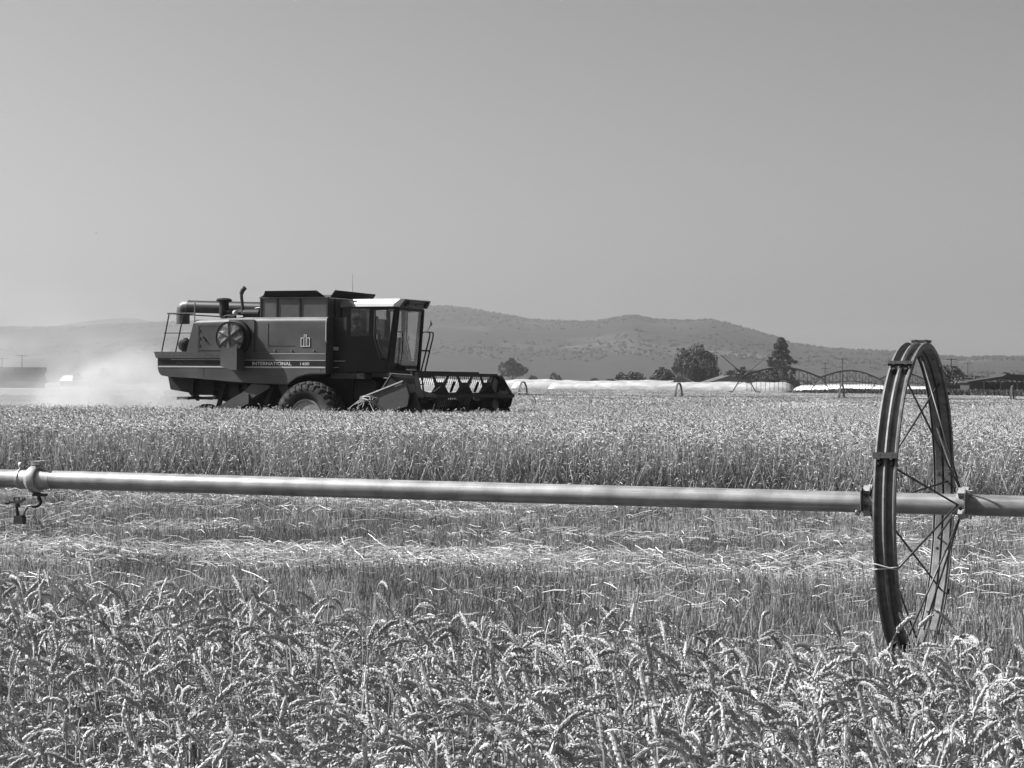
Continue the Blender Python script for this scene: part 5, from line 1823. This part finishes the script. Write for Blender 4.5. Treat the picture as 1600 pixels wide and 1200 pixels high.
tree('leafy_tree', 'small dark shrub on the ridge of the barn', 1562, 430, 4.1, 3.4, 45, leaf=0.28, count=900)
tree('leafy_tree', 'small rounded tree poking above the house roof by the weeping tree', 1121, 575, 5.6, 2.2, 46, leaf=0.28, count=700)

# ------------------------------------------------------------------ farm buildings
roof_m = mat('shed_roof', 0.06, 0.6, var=0.2, scale=1.5, stretch=(8, 1, 1))
wall_m = mat('shed_wall', 0.05, 0.8, var=0.2, scale=1.5)
wood_m = mat('old_barn_wood', 0.022, 0.9, var=0.35, scale=2, stretch=(6, 6, 0.6))
pane_m = mat('dark_pane', 0.02, 0.2)


def gable_house(label, px, D, w, l_, eave, ridge, rz, walls, roofs, door=True, name='farm_house'):
    root = empty(name, (at(px, D), D, 0), rz)
    tag(root, label, 'barn' if 'barn' in name else 'house')
    MB().prism([(-w / 2, 0), (w / 2, 0), (w / 2, eave), (0, ridge - 0.06), (-w / 2, eave)], -l_ / 2, l_ / 2).build('wall', walls, root)
    o = 0.35
    sl = (ridge - eave) / (w / 2)
    for s in (-1, 1):
        MB().prism([(0, ridge + 0.06), (s * (w / 2 + o), eave - sl * o + 0.06), (s * (w / 2 + o), eave - sl * o - 0.04), (0, ridge - 0.05)], -l_ / 2 - 0.3, l_ / 2 + 0.3).build('roof', roofs, root)
    d = MB().box(-0.5, 0.5, -l_ / 2 - 0.05, -l_ / 2 - 0.005, 0, 2.0).build('door', pane_m, root)
    MB().box(0.34, 0.42, -l_ / 2 - 0.09, -l_ / 2 - 0.05, 0.95, 1.05).build('handle', roofs, d)
    for x in (-w * 0.32, w * 0.32):
        f = MB().box(x - 0.5, x + 0.5, -l_ / 2 - 0.04, -l_ / 2 - 0.005, 1.0, 2.0).build('window', roofs, root)
        MB().box(x - 0.42, x + 0.42, -l_ / 2 - 0.055, -l_ / 2 - 0.041, 1.08, 1.92).build('pane', pane_m, f)
    return root


gable_house('pale gabled shed left of the weeping tree trunk', 1068, 545, 6.2, 9, 2.5, 3.9, R(-8), wall_m, roof_m)
gable_house('broad gabled house with light wall, right of the weeping tree', 1133, 540, 9.5, 8, 2.9, 4.4, R(10), mat('house_wall', 0.07, 0.8), roof_m)
# the dark barn on the right, with a black open bay
bar_ = empty('open_barn', (at(1548, 330), 330, 0), R(4))
bar_.scale = (1, 1, 1.3)
tag(bar_, 'low dark wooden barn with black open bay and sagging roof', 'barn')
MB().box(-3.9, -1.7, -2.5, 2.5, 0, 2.1).box(0.65, 7.6, -2.5, 2.5, 0, 2.1).box(-1.7, 0.65, 2.2, 2.5, 0, 2.1).box(-1.7, 0.65, -2.5, -2.3, 1.85, 2.1).build('wall', wood_m, bar_)
MB().prism([(-4.3, 2.12), (0.9, 2.75), (1.5, 3.0), (6.6, 2.9), (8.0, 2.35), (8.0, 2.2), (0.9, 2.45), (-4.3, 2.0)], -2.9, 2.9).build('roof', wood_m, bar_)
for x in (-1.75, 0.7, 3.2, 5.6):
    MB().box(x - 0.09, x + 0.09, -2.66, -2.51, 0, 2.1).build('post', mat('grey_post', 0.1, 0.9), bar_)
MB().bar((-1.6, -2.55, 0.2), (-0.7, -2.55, 2.0), 0.12, 0.06, up=(0, 1, 0)).bar((0.5, -2.55, 0.3), (-0.3, -2.55, 2.0), 0.12, 0.06, up=(0, 1, 0)).build('brace', wood_m, bar_)
lean = empty('lean_to_shed', (at(1500, 345), 345, 0), R(3))
lean.scale = (1, 1, 1.3)
tag(lean, 'long low shed with thin pale roof edge, left of the dark barn', 'shed')
MB().box(-3.4, 3.4, -1.8, 1.8, 0, 1.7).build('wall', wood_m, lean)
MB().prism([(-3.8, 1.71), (3.8, 1.71), (3.8, 1.82), (-3.8, 1.86)], -2.1, 2.1).build('roof', roof_m, lean)
# far left: long flat hay stack, pale roofs in the dust
hay = empty('hay_stack', (at(22, 520), 520, 0), R(5))
tag(hay, 'long flat-topped hay stack at the left edge, hazy', 'hay stack')
hay_m = mat('baled_hay', 0.10, 0.95, var=0.3, scale=1.5)
r_ = random.Random(4)
bale = MB().box(-1.2, 1.2, -0.62, 0.62, 0, 1.2).mesh('bale', hay_m)
for k in range(4):
    for i in range(11):
        o = bpy.data.objects.new('bale', bale)
        COL.objects.link(o)
        o.parent = hay
        o.location = (-18.6 + i * 2.44 + (0.4 if k % 2 else 0) + r_.uniform(-0.04, 0.04), r_.uniform(-0.08, 0.08), k * 1.22)
gable_house('low building with bright pale roof in the dust', 110, 760, 8, 4.2, 1.9, 3.6, R(80), wall_m, white_paint)
gable_house('small pale-roofed shed right of the bright roof in the dust', 132, 740, 5, 6, 1.8, 3.2, R(70), wall_m, roof_m)

# ------------------------------------------------------------------ utility poles
pole_m = mat('pole_wood', 0.03, 0.9, var=0.3, scale=3)


def pole(px, D, top_y, label, arms=1, box=False, lean_=0.0):
    # top_y: photograph row of the pole top, levelled
    h = EYE + (602 - top_y) / 3500 * D
    root = empty('utility_pole', (at(px, D), D, 0), R(8))
    root.rotation_euler = (0, lean_, R(8))
    tag(root, label, 'utility pole', 'poles beyond the field')
    MB().tube([(0, 0, -0.3), (0, 0, h)], [0.17, 0.11], 8).build('post', pole_m, root)
    for k in range(arms):
        z = h - 0.25 - 1.5 * k
        MB().bar((-1.2, -0.12, z), (1.2, -0.12, z), 0.12, 0.14).build('crossarm', pole_m, root)
        for x in (-1.1, -0.4, 0.4, 1.1):
            MB().lathe([(z + 0.07, 0.05), (z + 0.2, 0.07), (z + 0.24, 0.0)], 6, 'z', (x, -0.12, 0)).build('insulator', dull_metal, root)
    if box:
        MB().lathe([(h - 3.6, 0.28), (h - 2.5, 0.28), (h - 2.4, 0.0)], 10, 'z', (0.35, -0.3, 0)).build('transformer', dull_metal, root)
    return root


pole(1222, 520, 559, 'plain pole in front of the conifer')
pole(1289, 640, 562, 'pole with two crossarms, left of the single-arm pole', 2, True)
pole(1316, 560, 555, 'tall pole with one crossarm, midway between conifer and wheel')
pole(1486, 470, 554, 'tall pole with transformer, right beside the tall wheel', 2, True)
pole(1512, 620, 560, 'single-arm pole left of the square-topped tree')
pole(34, 560, 561, 'hazy pole standing over the hay stack')
pole(3, 560, 566, 'hazy short pole at the extreme left edge')
pole(725, 1100, 582, 'faint far pole above the header reel')

# ------------------------------------------------------------------ centre pivot sprinkler: towers and bowed spans
piv_m = mat('pivot_steel', 0.03, 0.6, metal=0.3, var=0.2, scale=2)
T0 = Vector((30.8, 297, 0))
step = Vector((16.0, 43.0, 0))
PV = empty('pivot_sprinkler', T0, math.atan2(step.y, step.x))
tag(PV, 'long centre pivot sprinkler of bowed truss spans on towers behind the bags', 'irrigation machine')
SL = step.length
hz = 3.25
for i in range(6):
    x = SL * i
    tw = MB()
    for s in (-1, 1):
        tw.bar((x, s * 0.25, hz), (x + 0.0, s * 1.9, 0.55), 0.11, 0.11)
        tw.bar((x, s * 1.0, 2.0), (x, 0, 2.45), 0.06, 0.06)
    tw.bar((x, -1.9, 0.55), (x, 1.9, 0.55), 0.12, 0.12)
    tobj = tw.build('tower', piv_m, PV)
    for s in (-1, 1):
        wmb = MB().lathe([(-0.16, 0.25), (-0.16, 0.5), (-0.1, 0.58), (0.1, 0.58), (0.16, 0.5), (0.16, 0.25)], 18, 'x', (x, s * 1.9, 0.58), closed=True)
        wmb.lathe([(-0.05, 0.26), (0.05, 0.26)], 12, 'x', (x, s * 1.9, 0.58))
        wmb.build('tower_wheel', rubber, tobj)
    k = 16
    top = [(x + SL * j / k, 0, hz + 1.25 * math.sin(math.pi * j / k)) for j in range(k + 1)]
    MB().tube(top, 0.13, 8).build('span_pipe', piv_m, PV)
    tr = MB()
    low = [(x + SL * j / 8, hz - 1.0 + 0.55 * math.sin(math.pi * j / 8)) for j in range(1, 8)]
    for s in (-1, 1):
        prev = (x, s * 0.2, hz - 0.05)
        for (lx, lz) in low:
            tr.tube([prev, (lx, s * 0.7, lz)], 0.045, 4)
            for dx in (-SL / 16, SL / 16):
                jz = hz + 1.25 * math.sin(math.pi * (lx + dx - x) / SL)
                tr.tube([(lx, s * 0.7, lz), (lx + dx, 0, jz)], 0.04, 4)
            prev = (lx, s * 0.7, lz)
        tr.tube([prev, (x + SL, s * 0.2, hz - 0.05)], 0.045, 4)
    for (lx, lz) in low:
        tr.tube([(lx, -0.7, lz), (lx, 0.7, lz)], 0.025, 4)
    tr.build('truss', piv_m, PV)
    for j in range(1, 18):
        xx = x + SL * j / 18
        zt = hz + 1.25 * math.sin(math.pi * j / 18)
        dm = MB().tube([(xx, 0, zt), (xx, 0.15, zt + 0.18), (xx, 0.3, zt - 0.1), (xx, 0.3, 1.15)], 0.032, 4)
        dm.build('drop_hose', piv_m, PV)
# end tower mast booms
MB().tube([(0, 0, hz), (-0.6, 3.2, 6.0)], [0.08, 0.05], 6).build('boom', piv_m, PV)
MB().tube([(0, 0, hz), (0.6, -3.3, 6.1)], [0.08, 0.05], 6).build('boom', piv_m, PV)

# ------------------------------------------------------------------ a bird over the field
bd = empty('bird', (at(148, 300), 300, EYE + (602 - 364 - 5.7) / 3500 * 300), R(30))
tag(bd, 'tiny dark bird high in the sky at the left', 'bird')
MB().tube([(-0.09, 0, 0), (-0.03, 0, 0.0), (0.05, 0, 0.01), (0.09, 0, 0.02), (0.12, 0, 0.01)], [0.006, 0.03, 0.032, 0.02, 0.003], 8).slab([(-0.02, 0, 0.01), (0.05, 0, 0.01), (0.0, 0.16, 0.05), (-0.06, 0.17, 0.05)], (0, 0, 0.006)).slab([(-0.02, 0, 0.01), (0.05, 0, 0.01), (0.0, -0.16, 0.05), (-0.06, -0.17, 0.05)], (0, 0, 0.006)).build('body', black, bd)

# ------------------------------------------------------------------ dust blown out behind the combine
def dust_material(dens, scale, name):
    m = bpy.data.materials.new(name)
    m.use_nodes = True
    n, l = m.node_tree.nodes, m.node_tree.links
    n.clear()
    tc = n.new('ShaderNodeTexCoord')
    ln = n.new('ShaderNodeVectorMath')
    ln.operation = 'LENGTH'
    l.new(tc.outputs['Object'], ln.inputs[0])        # unit ball: soft edge
    fo = n.new('ShaderNodeMapRange')
    fo.interpolation_type = 'SMOOTHERSTEP'
    fo.inputs[1].default_value, fo.inputs[2].default_value = 1.0, 0.15
    fo.inputs[3].default_value, fo.inputs[4].default_value = 0.0, 1.0
    l.new(ln.outputs['Value'], fo.inputs[0])
    nz = n.new('ShaderNodeTexNoise')
    nz.inputs['Scale'].default_value = scale
    nz.inputs['Detail'].default_value = 4
    nz.inputs['Roughness'].default_value = 0.6
    l.new(tc.outputs['Object'], nz.inputs['Vector'])
    mr = n.new('ShaderNodeMapRange')
    mr.inputs[1].default_value, mr.inputs[2].default_value = 0.42, 0.68
    mr.inputs[3].default_value, mr.inputs[4].default_value = 0.04, 1.0
    l.new(nz.outputs[0], mr.inputs[0])
    mu = n.new('ShaderNodeMath')
    mu.operation = 'MULTIPLY'
    l.new(fo.outputs[0], mu.inputs[0])
    l.new(mr.outputs[0], mu.inputs[1])
    m2 = n.new('ShaderNodeMath')
    m2.operation = 'MULTIPLY'
    l.new(mu.outputs[0], m2.inputs[0])
    m2.inputs[1].default_value = dens
    pv = n.new('ShaderNodeVolumePrincipled')
    pv.inputs['Color'].default_value = grey(0.72)
    pv.inputs['Anisotropy'].default_value = 0.4
    l.new(m2.outputs[0], pv.inputs['Density'])
    o = n.new('ShaderNodeOutputMaterial')
    l.new(pv.outputs[0], o.inputs['Volume'])
    return m


def dust(loc, size, rz, dens, scale, label):
    b = MB().lathe([(-1.0, 0.0)] + [(-math.cos(R(a)), math.sin(R(a))) for a in range(15, 180, 15)] + [(1.0, 0.0)], 20, 'z')
    b.v = [(x, y, max(z, -0.02)) for x, y, z in b.v]
    o = b.build('dust_cloud', dust_material(dens, scale, 'dust_air'))
    o.location, o.scale, o.rotation_euler = loc, size, (0, 0, rz)
    tag(o, label, 'dust', None, 'stuff')
    return o


def cpoint(u, v, z):
    return (CO.x + CF[0] * u + CLf[0] * v, CO.y + CF[1] * u + CLf[1] * v, z)


dust(cpoint(-6.9, 0.2, 0.2), (3.7, 2.7, 3.1), -CTH, 3.2, 3.6, 'thick pale dust blown out at the tail of the combine')
dust(cpoint(-14, 6.0, 0.2), (13.0, 8.0, 5.5), -CTH, 0.15, 4.5, 'thin dust drifting far to the left over the stubble')

# ------------------------------------------------------------------ haze
hzb = MB().box(-9000, 9000, -300, 9600, -2, 245)
hm_ = bpy.data.materials.new('haze_air')
hm_.use_nodes = True
n, l = hm_.node_tree.nodes, hm_.node_tree.links
n.clear()
pv = n.new('ShaderNodeVolumePrincipled')
pv.inputs['Color'].default_value = grey(0.80)
pv.inputs['Density'].default_value = 1.7e-4
pv.inputs['Anisotropy'].default_value = 0.76
o_ = n.new('ShaderNodeOutputMaterial')
l.new(pv.outputs[0], o_.inputs['Volume'])
hz_o = hzb.build('haze', hm_)
tag(hz_o, 'pale dry summer haze over the valley', 'haze', None, 'stuff')
